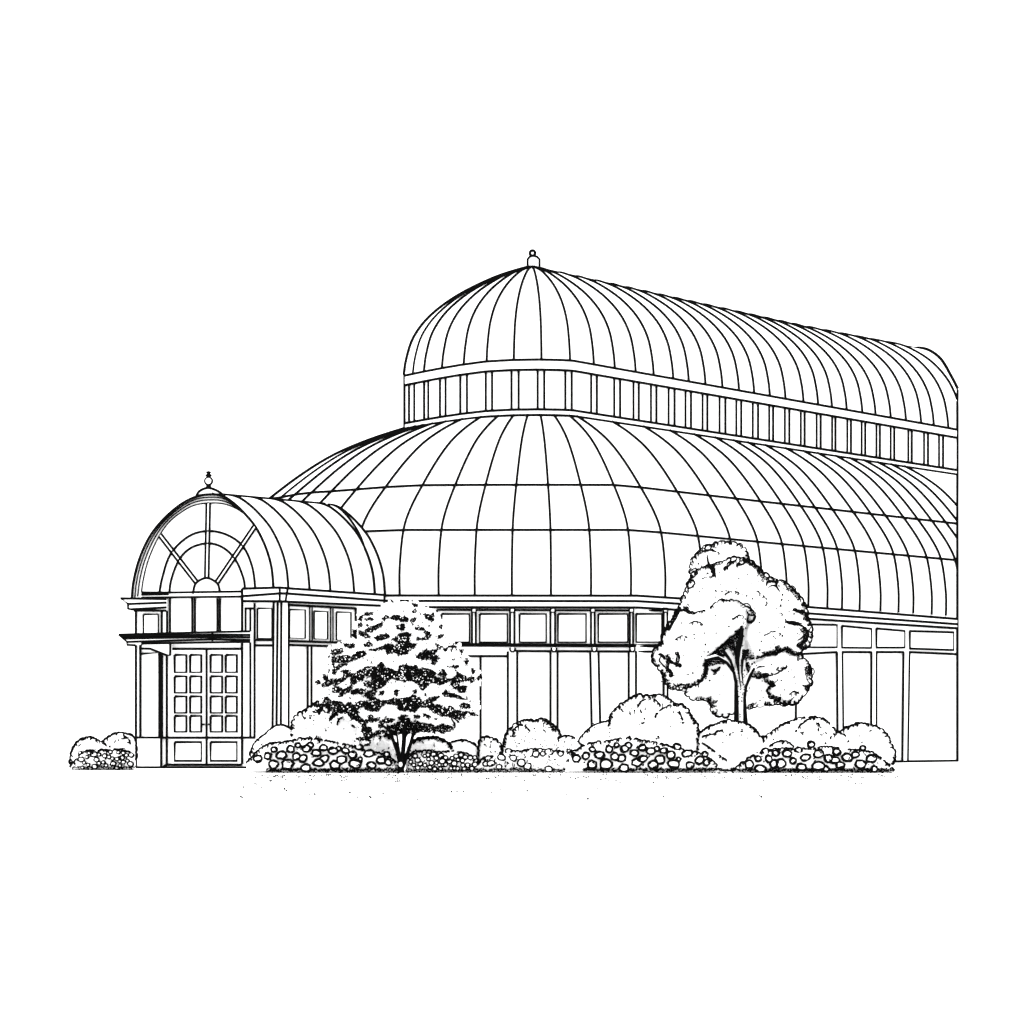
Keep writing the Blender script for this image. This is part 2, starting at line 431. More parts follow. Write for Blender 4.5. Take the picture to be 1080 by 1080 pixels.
# fanlight
m=MB(); q=[fp(x,y,.01) for x,y in inner]+[fp(269.5,556,.01),fp(280,577,.01),fp(286,598,.01),fp(287,626,.01)]
m.prism(q,[p+Vector((0,.005,0)) for p in q]); fl=part(m,'fanlight')
A1=smooth([(168,626),(171,609.6),(180,584),(199,565.6),(219.7,560),(240.5,564.5),(256.8,577),(266,598),(269.3,621)],5)
A2=smooth([(178.4,628),(180.4,612),(188.5,591),(201,578),(219.7,573),(236,578),(248.7,591),(256.6,609.6),(258.3,621)],5)
A3=smooth([(203.5,626.5),(205.8,616.6),(211.6,611.5),(218,609.6),(224,611.5),(230,616.6),(232,625)],4)
for A in (A1,A2):
    m=MB(); m.tube([fp(x,y,.04) for x,y in A],1.6); part(m,'glazing_bar',fl)
m=MB(); q=[fp(x,y,.07) for x,y in A3]; m.prism(q,[p+Vector((0,.05,0)) for p in q]); m.tube([p-Vector((0,.01,0)) for p in q],1.6); part(m,'hub',fl)
for a,b in (((168.8,564.5),(207.4,614.5)),((219.6,531),(218,610)),((268.5,555.5),(229,614))):
    dx,dy=b[0]-a[0],b[1]-a[1]; l=math.hypot(dx,dy); nx,ny=-dy/l*1.9,dx/l*1.9
    q=[fp(a[0]+nx,a[1]+ny,.055),fp(b[0]+nx,b[1]+ny,.055),fp(b[0]-nx,b[1]-ny,.055),fp(a[0]-nx,a[1]-ny,.055)]
    m=MB(); m.prism(q,[p+Vector((0,.03,0)) for p in q]); m.tube(q[:2],1.5); m.tube(q[2:],1.5); part(m,'glazing_bar',fl)
def fbars(name,segs,off=.05,w=1.6,quad=None,depth=.05,parent=None):
    m=MB()
    if quad:
        q=[fp(x,y,off-.01) for x,y in quad]; m.prism(q,[p+Vector((0,depth,0)) for p in q])
    for s_ in segs: m.tube([fp(x,y,off) for x,y in s_],w)
    return part(m,name,parent)
# beam under the fanlight
fbars('porch_beam',[[(149,624.7),(178,624.9),(255.6,623.8)],[(149,627.2),(178,626.6)],[(149,630.4),(178,630),(255.6,629.2)]],.1,1.5,[(147,624),(256,623.5),(256,629.5),(147,630.6)],.075)
# upper left cornice
fbars('porch_cornice',[[(175.7,631.8),(127,631),(135,637),(175.7,635.6)],[(135,637),(135,642),(140,643)],[(139,642.6),(175.7,640.6)],[(141,644),(175.7,644)]],.16,1.6,[(127,631),(176,631.6),(176,644),(141,644),(135,642),(135,637)],.16)
# clerestory strip of the porch
fbars('porch_edge',[[(143.3,644),(143.3,669)]],.03,1.7)
def frect(x0,y0,x1,y1,name='window',off=.05,w=1.35,parent=None):
    q=[fp(x0,y0,off),fp(x1,y0,off),fp(x1,y1,off),fp(x0,y1,off)]
    m=MB(); m.prism(q,[p+Vector((0,.04,0)) for p in q])
    if name=='pane': m.tube([p-Vector((0,.012,0)) for p in q+[q[0]]],w); return part(m,name,parent)
    o=part(m,name,parent); m=MB(); m.tube([p-Vector((0,.012,0)) for p in q+[q[0]]],w); part(m,'frame',o); return o
frect(151.3,648,167,670)
for xs_ in ((170.6,175.2),(176.2,179.2),(202.8,205.6),(229.3,232)):
    fbars('mullion',[[(xs_[0],631),(xs_[0],669)],[(xs_[1],631),(xs_[1],669)]] if xs_[0]>172 else [[(170.6,644),(170.6,669)]],.05,1.6,[(xs_[0],631),(xs_[1],631),(xs_[1],669),(xs_[0],669)])
fbars('mullion',[[(255.3,621),(255.3,806)]],.06,1.7)
fbars('mullion',[[(259,641),(259,668)],[(264,641),(264,778)],[(268.4,636),(268.4,778)],[(258,641.7),(268,641.7)]],.055,1.5,[(255.6,630),(268.4,630),(268.4,778),(255.6,778)])
# right entablature of the front, turning the corner along the side
e1=[(255.3,620.8),(295,619.6),(303,620.3),(405.5,627.4)]; e2=[(255.3,628.8),(295,625.8),(303,626),(405.5,633.5)]; e3=[(255.3,634),(295,634.2),(303,634.6),(405.5,639)]
m=MB(); a=pl(PF,e1,.15); b=pl(PF,e3,.15); m.grid([a,b]); m.grid([b,pl(PF,e3,0)]); m.grid([pl(PF,e1,-.2),a])
for e in (e1,e2,e3): m.tube(pl(PF,e,.16),1.7)
m.tube(pl(PF,[(255.3,620.8),(255.3,634)],.16),1.7); m.tube(pl(PF,[(295,619.6),(295,634.2)],.16),1.5); m.tube(pl(PF,[(303.5,620.3),(301,634.4)],.16),1.5); m.tube(pl(PF,[(405.5,627.4),(405.3,639)],.16),1.6)
part(m,'entablature')
frect(271.7,641.7,287,673.2)
fbars('window_sill',[[(268.6,675),(287.6,675)],[(268.6,680.7),(287.6,680.7)]],.05,1.6)
# corner pilaster
fbars('pilaster',[[(288.6,635),(287,805)],[(292.8,635),(291.2,805)],[(296.7,635),(296,805)]],.09,1.6,[(288.6,634),(303.2,634),(303.2,805),(286.8,805)],.09)
def sbars(name,segs,quad=None,off=.06,w=1.6):
    m=MB()
    if quad:
        q=[wpt(PF,x,y,off-.01) for x,y in quad]; m.prism(q,[p+Vector((0,.05,0)) for p in q])
    for s_ in segs: m.tube(pl(PF,s_,off),w)
    return part(m,name)
sbars('porch_edge',[[(304.4,635),(304.2,805)]])
sbars('window_head',[[(304.4,638),(375.3,641.7)]])
for x0,x1,a,b in ((305.5,322,643,672.8),(331.4,345.6,644.7,673.7),(355,370.2,645.6,675)):
    rect_window(x0,a,x1,b,PF,y0b=a+.4,y1b=b+.4,w=1.3)
sbars('mullion',[[(326.6,640),(326.6,676.5)],[(329.2,640),(329.2,676.5)]],w=1.0); sbars('mullion',[[(348.7,640.6),(348.7,677)],[(351.2,640.6),(351.2,677)]],w=1.0); sbars('mullion',[[(375.2,641),(375.2,678)]])
sbars('window_sill',[[(304.4,676),(380,678.4)],[(304.4,680.2),(380,682.5)]])
sbars('column',[[(324.5,681),(324.5,806)],[(328.5,681),(328.5,806)]],[(324.5,681),(328.5,681),(328.5,806),(324.5,806)])
sbars('mullion',[[(347.2,682),(347.2,806)]])
# entrance canopy
q=[(125.3,669.3),(224,666.3),(264,665.6),(264,676.9),(134,680),(134,677)]
m=MB(); f0=[fp(x,y,.32) for x,y in q]; m.prism(f0,[p+Vector((0,.32,0)) for p in f0])
for s_ in ([(125.3,669.3),(224,666.6),(264,665.8)],[(125.3,669.3),(134,677),(224,674.3),(264,675)],[(127.5,671),(224,669.4),(264,669.6)],[(130,673.4),(224,671.8),(264,672.2)],[(134,677),(134,680.2),(143,680.6)],[(149,678.8),(224,677.4),(264,677)],[(224,666.5),(224,676)]):
    m.tube([fp(x,y,.33) for x,y in s_],1.5)
part(m,'entrance_canopy')
q=[(149,679.8),(149,684),(158.4,684.2),(175.7,691),(179.5,691),(179.7,678.8)]
m=MB(); f0=[fp(x,y,.28) for x,y in q]; m.prism(f0,[p+Vector((0,.25,0)) for p in f0]); m.tube([p-Vector((0,.01,0)) for p in f0],1.6); part(m,'canopy_bracket')
# lower left pier
fbars('pier',[[(143.3,680),(143.3,778)],[(148,680),(148,778)]],.05,1.7,[(143.3,680),(148,680),(148,778),(143.3,778)])
fbars('side_panel',[[(148,689.6),(168,688.4),(168,778)],[(169.4,689),(169.4,778)],[(170.8,689),(170.8,778)]],.04,1.6)
fbars('dado_rail',[[(143.3,778),(269.3,778)]],.08,1.6)
fbars('plinth',[[(143.3,778),(143.3,811)],[(170,778),(170,811)],[(170.5,810.4),(175.7,806.5)]],.1,1.7,[(143.3,778),(170,778),(170,810.2),(143.3,810.2)],.1)
fbars('threshold',[[(143.3,809.7),(264,809.7)]],.12,1.9,[(143.3,809),(264,809),(264,810.7),(143.3,810.7)],.12)
# door frame and doors
df=fbars('door_frame',[[(175.9,691),(175.9,806.5)],[(180,684.4),(255.3,684.4)],[(175.9,806.5),(255.3,806.5)]],.05,1.6)
for x0,x1,cols,hx in ((180.5,217.4,((184.3,196.6),(200.7,212.3)),214.8),(218.2,254.8,((222.2,234.3),(238.2,249.8)),220.8)):
    q=[fp(x0,685,.05),fp(x1,685,.05),fp(x1,806,.05),fp(x0,806,.05)]
    m=MB(); m.prism(q,[p+Vector((0,.04,0)) for p in q]); d=part(m,'door')
    for ca,cb in cols:
        for ra,rb in ((690.8,709),(713.4,730.6),(734.6,751.8),(755.2,771.8)): frect(ca,ra,cb,rb,'pane',.07,1.8,d)
    m=MB(); q=[fp(x,y,.07) for x,y in ((cols[0][0],782.7),(cols[1][1],782.7),(cols[1][1],802.4),(cols[0][0],802.4))]
    m.prism(q,[p+Vector((0,.03,0)) for p in q]); m.tube([p-Vector((0,.01,0)) for p in q+[q[0]]],1.7); part(m,'panel',d)
    m=MB(); m.tube([fp(hx-1.4,764,.11),fp(hx+1.4,764,.11)],1.3); part(m,'handle',d)
fbars('meeting_stile',[[(217.8,684.4),(217.8,806)]],.08,1.5,parent=df)
# porch finial
m=MB(); q=smooth([(207,524),(210.5,518),(219.7,514.6),(230,518),(237,523.5)],4); f0=[fp(x,y,.02) for x,y in q]
m.prism([p-Vector((0,.0,0)) for p in f0],[p+Vector((0,.5,0)) for p in f0]); m.tube([p-Vector((0,.02,0)) for p in f0],1.7)
fn=part(m,'porch_finial')
m=MB(); Y=YP; m.tube([fp(220,514.6),fp(220,511.5)],3.4); m.ball(fp(220,507.4),.085,.085,.085)
m.tube([fp(220+3.9*math.cos(t*.4488),507.4+3.9*math.sin(t*.4488),.0) for t in range(14)],1.5,closed=True)
m.tube([fp(220,503.6),fp(220,501.5),fp(220,499.5),fp(220,497.6)],1,radii=[.03,.062,.03,.055]); m.ball(fp(220,498.6),.055,.055,.05,1)
part(m,'spike',fn)

# ================================================================== PLANTING
def sd(px,py,poly):
    """distance to the outline, positive inside"""
    d=1e9; ins=False; n=len(poly)
    for i in range(n):
        x1,y1=poly[i]; x2,y2=poly[(i+1)%n]
        dx,dy=x2-x1,y2-y1; l=dx*dx+dy*dy
        t=0 if l==0 else max(0,min(1,((px-x1)*dx+(py-y1)*dy)/l))
        ex,ey=x1+t*dx-px,y1+t*dy-py; q=ex*ex+ey*ey
        if q<d: d=q
        if (y1>py)!=(y2>py) and px<(x2-x1)*(py-y1)/(y2-y1)+x1: ins=not ins
    d=math.sqrt(d); return d if ins else -d
class Puff:
    """rounded body of foliage: an outline with real thickness front and back"""
    def __init__(s,poly,Y,T,D,curve=True):
        p=poly
        if curve: p=smooth(list(poly)+[poly[0]],3)[:-1]
        s.poly=p; s.Y=Y; s.T=T; s.D=D
    def t(s,x,y):
        d=sd(x,y,s.poly)
        if d<=0: return 0
        q=min(d/s.D,1); return s.T*math.sqrt(1-(1-q)**2)
    def at(s,x,y,eps=.015,back=False):
        t=s.t(x,y)
        return PX(x,y,s.Y-t-eps) if not back else PX(x,y,s.Y)+Vector((0,t+eps,0))
    def mesh(s,mb,step=5):
        P=s.poly; n=len(P); pts=[Vector(p) for p in P]
        x0=min(p[0] for p in P);x1=max(p[0] for p in P);y0=min(p[1] for p in P);y1=max(p[1] for p in P)
        y=y0+step/2; r=0
        while y<y1:
            x=x0+step/2*(1+(r%2))
            while x<x1:
                if sd(x,y,P)>step*.3: pts.append(Vector((x,y)))
                x+=step
            y+=step; r+=1
        res=geometry.delaunay_2d_cdt(pts,[(i,(i+1)%n) for i in range(n)],[list(range(n))],1,1e-5)
        vs,fs=res[0],res[2]; b=len(mb.v); tt=[s.t(v.x,v.y) if sd(v.x,v.y,P)>.05 else 0 for v in vs]
        for v,t in zip(vs,tt): mb.v.append(tuple(PX(v.x,v.y,s.Y-t)))
        k=len(vs)
        for v,t in zip(vs,tt): mb.v.append(tuple(PX(v.x,v.y,s.Y)+Vector((0,t,0))))
        for f in fs:
            mb.f.append(tuple(b+i for i in f)); mb.m.append(0)
            mb.f.append(tuple(b+k+i for i in reversed(f))); mb.m.append(0)
def resample(pts,step):
    out=[pts[0]]; acc=0
    for a,b in zip(pts,pts[1:]):
        l=math.hypot(b[0]-a[0],b[1]-a[1]); 
        if l==0: continue
        p=step-acc
        while p<=l: out.append((lerp(a[0],b[0],p/l),lerp(a[1],b[1],p/l))); p+=step
        acc=(acc+l)%step
    out.append(pts[-1]); return out
def scallop(pf,mb,pts,L=4.5,amp=1.6,w=(1.1,2.2),gap=0,side=1,curl=.5,back=False,both=False):
    """leafy outline: a chain of small bumps, some curling inwards"""
    fine=resample(smooth(pts,4),.8); r=[fine[0]]; k_=0
    while k_<len(fine)-1:
        k_=min(len(fine)-1,k_+max(2,int(L/.8*random.choice((.5,.7,.9,1.1,1.5))))); r.append(fine[k_])
    for i in range(len(r)-1):
        if random.random()<gap: continue
        (ax,ay),(bx,by)=r[i],r[i+1]; dx,dy=bx-ax,by-ay; l=math.hypot(dx,dy)
        if l<.3: continue
        nx,ny=dy/l*side,-dx/l*side; a=amp*random.uniform(.5,1.15)*min(1.5,l/L+.15); k=random.uniform(-.3,.6)
        line=[(ax-nx*amp*.25,ay-ny*amp*.25),(ax+dx*.2+nx*a*.8,ay+dy*.2+ny*a*.8),(ax+dx*.5+nx*a,ay+dy*.5+ny*a),(ax+dx*.85+nx*a*.75,ay+dy*.85+ny*a*.75),(bx-nx*amp*.25,by-ny*amp*.25)]
        if random.random()<curl:
            q=random.uniform(1,2.6); line.append((bx-dx*.15*q-nx*q,by-dy*.15*q-ny*q))
        ww=random.uniform(*w)
        for bk in ((False,True) if both else (back,)):
            P=[pf.at(x,y,.02,bk) for x,y in smooth(line,2)]
            rr=[max(.2,ww*.5*(1-.55*abs(2*j/(len(P)-1)-1)**2))*pf.Y/F for j in range(len(P))]
            mb.tube(P,radii=rr,seg=5)
def stroke(pf,mb,pts,w=1.3,wob=.5):
    r=resample(smooth(pts,4),2.2)
    P=[pf.at(x+random.uniform(-wob,wob),y+random.uniform(-wob,wob),.02) for x,y in r]
    n=len(P); mb.tube(P,radii=[max(.25,w*.5*(1-.6*abs(2*j/max(n-1,1)-1)**2)*random.uniform(.7,1.2))*pf.Y/F for j in range(n)],seg=5)
def specks(pf,mb,n,box,r=(.5,1.05),back=True,cond=None):
    c=0; g=0
    while c<n and g<n*30:
        g+=1; x=random.uniform(box[0],box[2]); y=random.uniform(box[1],box[3])
        if sd(x,y,pf.poly)<1.2 or (cond and not cond(x,y)): continue
        mb.chip(pf.at(x,y,.015),random.uniform(*r)*pf.Y/F); c+=1
        if back: mb.chip(pf.at(x,y,.015,True),random.uniform(*r)*pf.Y/F)
def strokes_short(pf,mb,n,box,l=(2,5),w=(.9,1.5)):
    g=0;c=0
    while c<n and g<n*30:
        g+=1; x=random.uniform(box[0],box[2]); y=random.uniform(box[1],box[3]); a=random.random()*6.28; q=random.uniform(*l)
        if sd(x,y,pf.poly)<1.5: continue
        b=a+random.uniform(-1,1)
        stroke(pf,mb,[(x,y),(x+q*.5*math.cos(a),y+q*.5*math.sin(a)),(x+q*.5*math.cos(a)+q*.5*math.cos(b),y+q*.5*math.sin(a)+q*.5*math.sin(b))],random.uniform(*w),.2); c+=1

def shrub(top,Y,label,group='rounded shrubs in front of the conservatory',T=.38,inner=(),n_sp=10,n_st=4,L=4.2,amp=1.3,w=(1.4,2.5),gap=.03,name='rounded_shrub',bottom=None,clusters=()):
    gy=YH+HC*F/Y-.2 if bottom is None else bottom
    poly=smooth(top,3)+[(top[-1][0],gy),(top[0][0],gy)]
    pf=Puff(poly,Y,T,14,False)
    cx=(top[0][0]+top[-1][0])/2; o=thing(name,label,'shrub',((cx-540)*Y/F,Y,0),group)
    mk=MB(); pf.mesh(mk,5); scallop(pf,mk,top,L,amp,w,gap,1,.45,both=True)
    for s_ in inner: scallop(pf,mk,s_,3.4,.9,(1.2,2.0),.12,1,.4)
    x0=min(p[0] for p in top);x1=max(p[0] for p in top);y0=min(p[1] for p in top)
    specks(pf,mk,n_sp,(x0+4,y0+3,x1-4,min(gy-12,y0+34)))
    strokes_short(pf,mk,n_st,(x0+6,y0+4,x1-6,y0+20))
    for (bx,by,br,n) in clusters:
        for _ in range(n):
            x=random.gauss(bx,br*.5); y=random.gauss(by,br*.5)
            mk.chip(pf.at(x,y,.02),random.uniform(.5,1.2)*Y/F)
    mk.build('foliage',o)
    return o
def flower_bed(top,Y,blooms,label,fringe,tufts=(),sp=40,small=False):
    gy=YH+HC*F/Y-.2
    poly=smooth(top,3)+[(top[-1][0],gy),(top[0][0],gy)]
    pf=Puff(poly,Y,.3,9,False); cx=(top[0][0]+top[-1][0])/2
    o=thing('flowering_plant',label,'flowers',((cx-540)*Y/F,Y,0),'low flowering plants along the front of the conservatory')
    mk=MB(); pf.mesh(mk,4); scallop(pf,mk,top,3.6,1.1,(1.2,2.1),.18,1,.6,both=True)
    # ragged fringe where the leaves meet the soil
    xa,xb,wt=fringe; x=xa
    while x<xb:
        y=gy-2.0+random.uniform(-.9,.9)
        for _ in range(2):
            a=random.uniform(-2.6,-.5); q=random.uniform(1.5,4.2)*wt
            P=[pf.at(x,y,.03),pf.at(x+q*.6*math.cos(a),y+q*.5*math.sin(a),.03),pf.at(x+q*math.cos(a)+random.uniform(-1,1),y+q*.8*math.sin(a),.03)]
            mk.tube(P,radii=[.6*wt*Y/F,.5*wt*Y/F,.25*Y/F],seg=5)
        x+=random.uniform(1.8,3.4)
    r=[(xx,gy-1.9+random.uniform(-1.8,1.4)) for xx in [xa+k*2.1 for k in range(int((xb-xa)/2.1))]]
    if len(r)>2: mk.tube([pf.at(a,b,.035) for a,b in r],radii=[random.uniform(.2,.65)*wt*Y/F for _ in r],seg=5)
    x=xa
    while x<xb:
        py=gy+random.uniform(-.3,1.5)*wt; Yg=HC*F/(py-YH); q=random.uniform(.5,1.1)*Yg/F
        mk.chip(PX(x,py,Yg)+Vector((0,0,q*.9)),q); x+=random.uniform(.8,2.6)
    specks(pf,mk,sp,(xa,min(p[1] for p in top),xb,gy-2),(.5,1.1))
    strokes_short(pf,mk,int(sp*.35),(xa,min(p[1] for p in top),xb,gy-3),(2,4.5),(.8,1.4))
    mk.build('foliage',o)
    for (bx,by,rx,ry) in blooms:
        n=12; ph=random.random()*6.28; rs=[random.uniform(.82,1.16) for _ in range(n)]
        rot=random.uniform(-.4,.4); cr,sr=math.cos(rot),math.sin(rot)
        c=pf.at(bx,by,(.03 if small else .045)+.03*random.random()); Yb=c.y; m=MB()
        m.ball(c,rx*.95*Yb/F,.05,ry*.95*Yb/F,0,12,6)
        ring=[]
        for k in range(n):
            t=ph+6.283*k/n; x=rx*rs[k]*math.cos(t); y=ry*rs[k]*math.sin(t)
            ring.append(PX(bx+x*cr-y*sr,by+x*sr+y*cr,Yb-.02))
        ww=(1.3 if small else 1.9)
        m.tube(ring,radii=[ww*random.uniform(.38,.66)*Yb/F for _ in ring],closed=True,seg=5)
        if random.random()<.35 and rx>2.4:
            a=random.random()*6.28
            m.tube([PX(bx+.55*rx*math.cos(a+d),by+.55*ry*math.sin(a+d),Yb-.06) for d in (0,.5,1.0,1.5)],radii=[.4*Yb/F]*4,seg=4)
        m.build('bloom',o)
    return o
def z(pts,s,ox,oy): return [(ox+x/s,oy+y/s) for x,y in pts]
def zb(bl,s,ox,oy): return [(ox+x/s,oy+y/s,rx/s,ry/s) for x,y,rx,ry in bl]

# ---- bed by the porch (A) and its twin further right (D)
TOPA=[(108,350),(135,325),(165,290),(200,262),(250,240),(330,232),(450,212),(600,232),(720,262),(800,285),(880,300),(950,340),(985,385)]
BLA=[(172,325,22,20),(228,310,18,18),(265,272,18,12),(308,305,28,20),(262,358,26,22),(342,358,32,26),(360,270,20,20),(393,313,22,20),(430,322,24,18),(402,248,14,12),(448,268,22,18),(470,248,18,16),(445,378,28,20),(505,292,24,16),(518,347,30,20),(552,325,24,18),(548,262,22,16),(600,280,26,18),(632,268,14,12),(612,360,28,22),(650,330,26,22),(672,278,22,14),(712,302,24,20),(748,257,20,16),(728,355,32,22),(805,295,28,18),(820,362,22,18),(875,333,24,20),(907,300,16,14),(915,347,18,16),(756,328,10,9)]
zA=lambda p:z(p,5.4,240,740); zD=lambda p:[(x+335.7,y) for x,y in zA(p)]
M1=[(130,310),(150,240),(210,190),(255,148),(300,135),(350,150),(400,190),(450,228),(480,260)]
M1D=[(165,290),(180,235),(225,185),(275,140),(310,123),(350,130),(367,120),(400,160),(430,190),(480,215)]
M2=[(362,140),(368,105),(400,72),(440,40),(470,20),(515,12),(560,0),(610,-20),(650,-30),(700,0),(735,45),(750,90),(765,150),(770,200),(772,250)]
for tag_,f_,dx,lab in (('a',zA,0,('smooth low mound shrub beside the entrance door, leftmost of the two mounds at the door','big bushy shrub with scalloped crown, partly behind the dark layered maple','flowering plant with large round blooms between the entrance door and the maple trunk')),
                   ('d',zD,335.7,('smooth low mound shrub near mid-facade, left of a big bushy shrub','big bushy shrub with scalloped crown left of the round-crowned tree trunk','flowering plant with large round blooms below the big bushy shrub left of the round-crowned tree'))):
    if dx: shrub([(607,800),(610,783),(615,775),(626,765.5),(638,761.5),(645,760.5),(655,770),(662,776)],35.2,lab[0],L=6,amp=.5,n_sp=3,n_st=0,clusters=((627,765.5,3,6),))
    else: shrub(f_(M1),35.2,lab[0],L=6,amp=.6,n_sp=4,n_st=1)
    big=[(642,786),(643.5,762),(645.5,753.3),(651,747),(660.4,740.4),(671.5,733.9),(682.6,735.5),(695.5,733),(704.8,737.6),(712,743),(721.5,746),(727,753.3),(732.6,762.6),(737.2,772.8),(736,788)]
    if not dx: big=[(x-335.7,y+6-(.0)) if False else (x-335.7,y+7) for x,y in big]
    o=-335.7 if not dx else 0; oy=7 if not dx else 0
    inn=[[(692+o,757+oy),(693+o,753+oy),(700+o,747.5+oy),(712+o,744+oy),(717+o,753+oy),(720+o,760+oy)],[(684+o,736+oy),(676+o,739+oy),(672+o,746+oy)],[(684+o,736+oy),(692+o,739+oy),(696+o,746+oy)]]
    shrub(big,34.95,lab[1],inner=inn,n_sp=14,n_st=9,L=4,amp=1.6,w=(1.2,2.4),T=.5,clusters=((665+o,750+oy,5,8),(693+o,778+oy,3,8),(720+o,762+oy,3,7),(678+o,763+oy,3,4),(663+o,778,4,8),(672+o,779,4,8)))
    flower_bed([(x,y) for x,y in f_(TOPA)][:],33.9,[(x+dx,y,a,b) for x,y,a,b in zb(BLA,5.4,240,740)],lab[2],(281+dx if not dx else 616,423+dx if not dx else 776,1.05),sp=45)
# ---- shrubs right of the maple
shrub([(386,800),(388,784),(395.6,778),(406.7,776),(416,783),(420,796)],34.9,'small round shrub directly left of the maple trunk',n_sp=10,n_st=3,amp=.8,T=.3)
shrub([(431,800),(433,785),(441,779.5),(452,777.5),(464,779),(473,785),(480,794)],34.9,'small round shrub directly right of the maple trunk',inner=[[(440,781),(452,779),(466,781)]],n_sp=22,n_st=6,amp=1,T=.3)
shrub([(461,801),(464,791),(472,784.5),(486,781),(497,783.5),(505,791),(508,802)],35.1,'low round shrub second from the maple trunk on its right side',n_sp=6,n_st=1,amp=.6,T=.3)
shrub([(505,802),(506,784),(508,778.5),(517,778.5),(526,784),(531,792),(533,804)],34.9,'small ragged shrub at the foot of the narrow panelled bay, left of the speckled shrub',n_sp=14,n_st=5,amp=1.1,T=.25)
shrub([(530,803),(532.5,779),(540,767.5),(552,760),(563,761),(574,758.7),(584,766),(591,777),(593,790),(593,803)],34.8,'speckled round shrub in the middle below the tall windows',inner=[[(541,777),(543,769),(550,764.5)],[(545,764.5),(553,766),(559,772)],[(574,760),(580,766),(586,772)]],n_sp=50,n_st=4,amp=1.2,T=.4)
shrub([(577,802),(580,788),(592,777.5),(604,777.5),(613,786),(619,792),(622,803)],34.6,'pale low shrub between the speckled shrub and the large-bloomed plant',n_sp=22,n_st=3,amp=.7,T=.3)
# ---- small-bloomed beds
random.seed(21)
blB=[]
for _ in range(400):
    x=random.uniform(432,501); y=random.uniform(793,811); r=random.uniform(1.6,3.0)
    if y<795+abs(x-466)*.06: continue
    if all(math.hypot(x-a,y-b)>(r+c)*.92 for a,b,c,d in blB): blB.append((x,y,r,r*.85))
    if len(blB)>46: break
flower_bed([(428,803),(433,797),(446,793),(460,794),(474,793),(490,795),(499,800),(504,806)],34.0,blB,'plant crowded with tiny blooms right of the maple trunk',(428,505,.75),sp=50,small=True)
blC=zb([(385,690,13,11),(355,715,16,12),(405,718,15,12),(440,738,16,14),(465,752,16,14),(500,700,14,12),(555,692,18,15),(605,700,11,10),(665,697,15,11),(685,725,12,11),(660,755,16,13),(555,765,16,12),(300,720,14,11),(312,740,16,12),(345,755,12,9),(290,742,12,10),(530,700,10,9),(640,690,9,8)],4,440,620)
flower_bed([(500,808),(506,803),(517,799),(532,793),(548,793),(560,791),(575,791),(590,793),(604,793),(613,798),(618,806)],34.1,blC,'sparse plant with scattered small blooms below the speckled shrub',(502,616,.8),sp=80,small=True)
# ---- right-hand group (E)
shrub([(735,800),(736.3,778),(743.7,769.5),(756.7,763.5),(767.8,760.7),(779,761.5),(787,764.5),(794,768),(799,774),(806,783),(810,798)],34.9,'round shrub at the foot of the round-crowned tree trunk',inner=[[(739,779),(746,776),(753,774.5),(762,770)],[(740,784),(752,792),(766,803)]],n_sp=14,n_st=7,amp=1.2,T=.42)
shrub([(784,803),(786,793),(793,786),(810.5,775.5),(822.8,766.5),(840,759),(848,757.5),(858,756.7),(870,759.6),(880,769.5),(886,776),(890,795)],35.1,'broad shrub with arched inner branch right of the round-crowned tree trunk',inner=[[(840,772),(843,767),(851,760),(858,757.5)],[(858,758),(863,763),(865,771)],[(812,788),(819,783),(830,783),(837,788)],[(799,778),(806,777),(812,776)]],n_sp=12,n_st=8,amp=1.3,w=(1.1,2.2),T=.45)
shrub([(864,801),(868,786),(876,777),(885,772.5),(896.7,766.4),(907,763),(917,765),(925,767),(935,775),(940,785),(944,794.5),(942,803),(942,806)],34.8,'rightmost round shrub below the last tall window columns',inner=[[(885,773),(891,776),(895,782)],[(866,787),(871,781),(880,775)]],n_sp=5,n_st=2,amp=1.3,w=(1.2,2.4),T=.4)
BLE=[(115,377,26,24),(168,342,18,16),(212,297,20,18),(182,402,32,20),(232,345,20,22),(262,372,26,24),(305,372,28,26),(275,308,22,16),(342,312,26,20),(410,290,22,16),(485,257,22,18),(378,355,18,16),(450,335,30,20),(428,392,28,18),(530,385,38,24),(530,312,30,20),(590,340,24,24),(640,302,24,18),(625,350,30,18),(700,335,30,24),(660,380,26,18),(750,318,24,16),(780,375,32,24),(850,340,30,22),(865,405,18,16),(795,278,16,12),(570,402,22,16)]
flower_bed(z([(20,412),(60,378),(110,345),(180,310),(260,290),(400,285),(500,285),(560,272),(640,280),(720,290),(820,300),(870,320),(915,350),(950,385),(985,412)],5.684,770,740),33.8,zb(BLE,5.684,770,740),'rightmost flowering plant with large round blooms, right of the round-crowned tree',(772,942,1.05),sp=45)
# ---- left of the porch
shrub([(74,806),(74.5,798),(77,790),(83,781.5),(94.7,777.6),(106,782.7),(116,790),(120,800)],36.9,'leftmost round shrub, left of the porch plinth',inner=[[(86,781),(90,779.5),(96,779)]],n_sp=6,n_st=3,amp=.8,T=.3,L=5)
shrub([(104,801),(103.5,789),(111,780),(124,773.2),(134,774.4),(141,777.6),(143,784),(143,801)],37.1,'round shrub touching the left side of the porch plinth',inner=[[(130,776),(135,780),(137,785)]],n_sp=10,n_st=5,amp=.8,T=.3,L=5)
random.seed(5); blL=[]
for _ in range(300):
    x=random.uniform(84,141); y=random.uniform(793,810); r=random.uniform(1.5,3.2)
    if all(math.hypot(x-a,y-b)>(r+c)*.95 for a,b,c,d in blL): blL.append((x,y,r,r*.8))
    if len(blL)>30: break
flower_bed([(74,809),(80,802),(86,795),(96,792),(110,792),(124,791),(134,793),(142,797)],36.5,blL,'small flowering plant left of the porch plinth',(76,142,.7),sp=40,small=True)

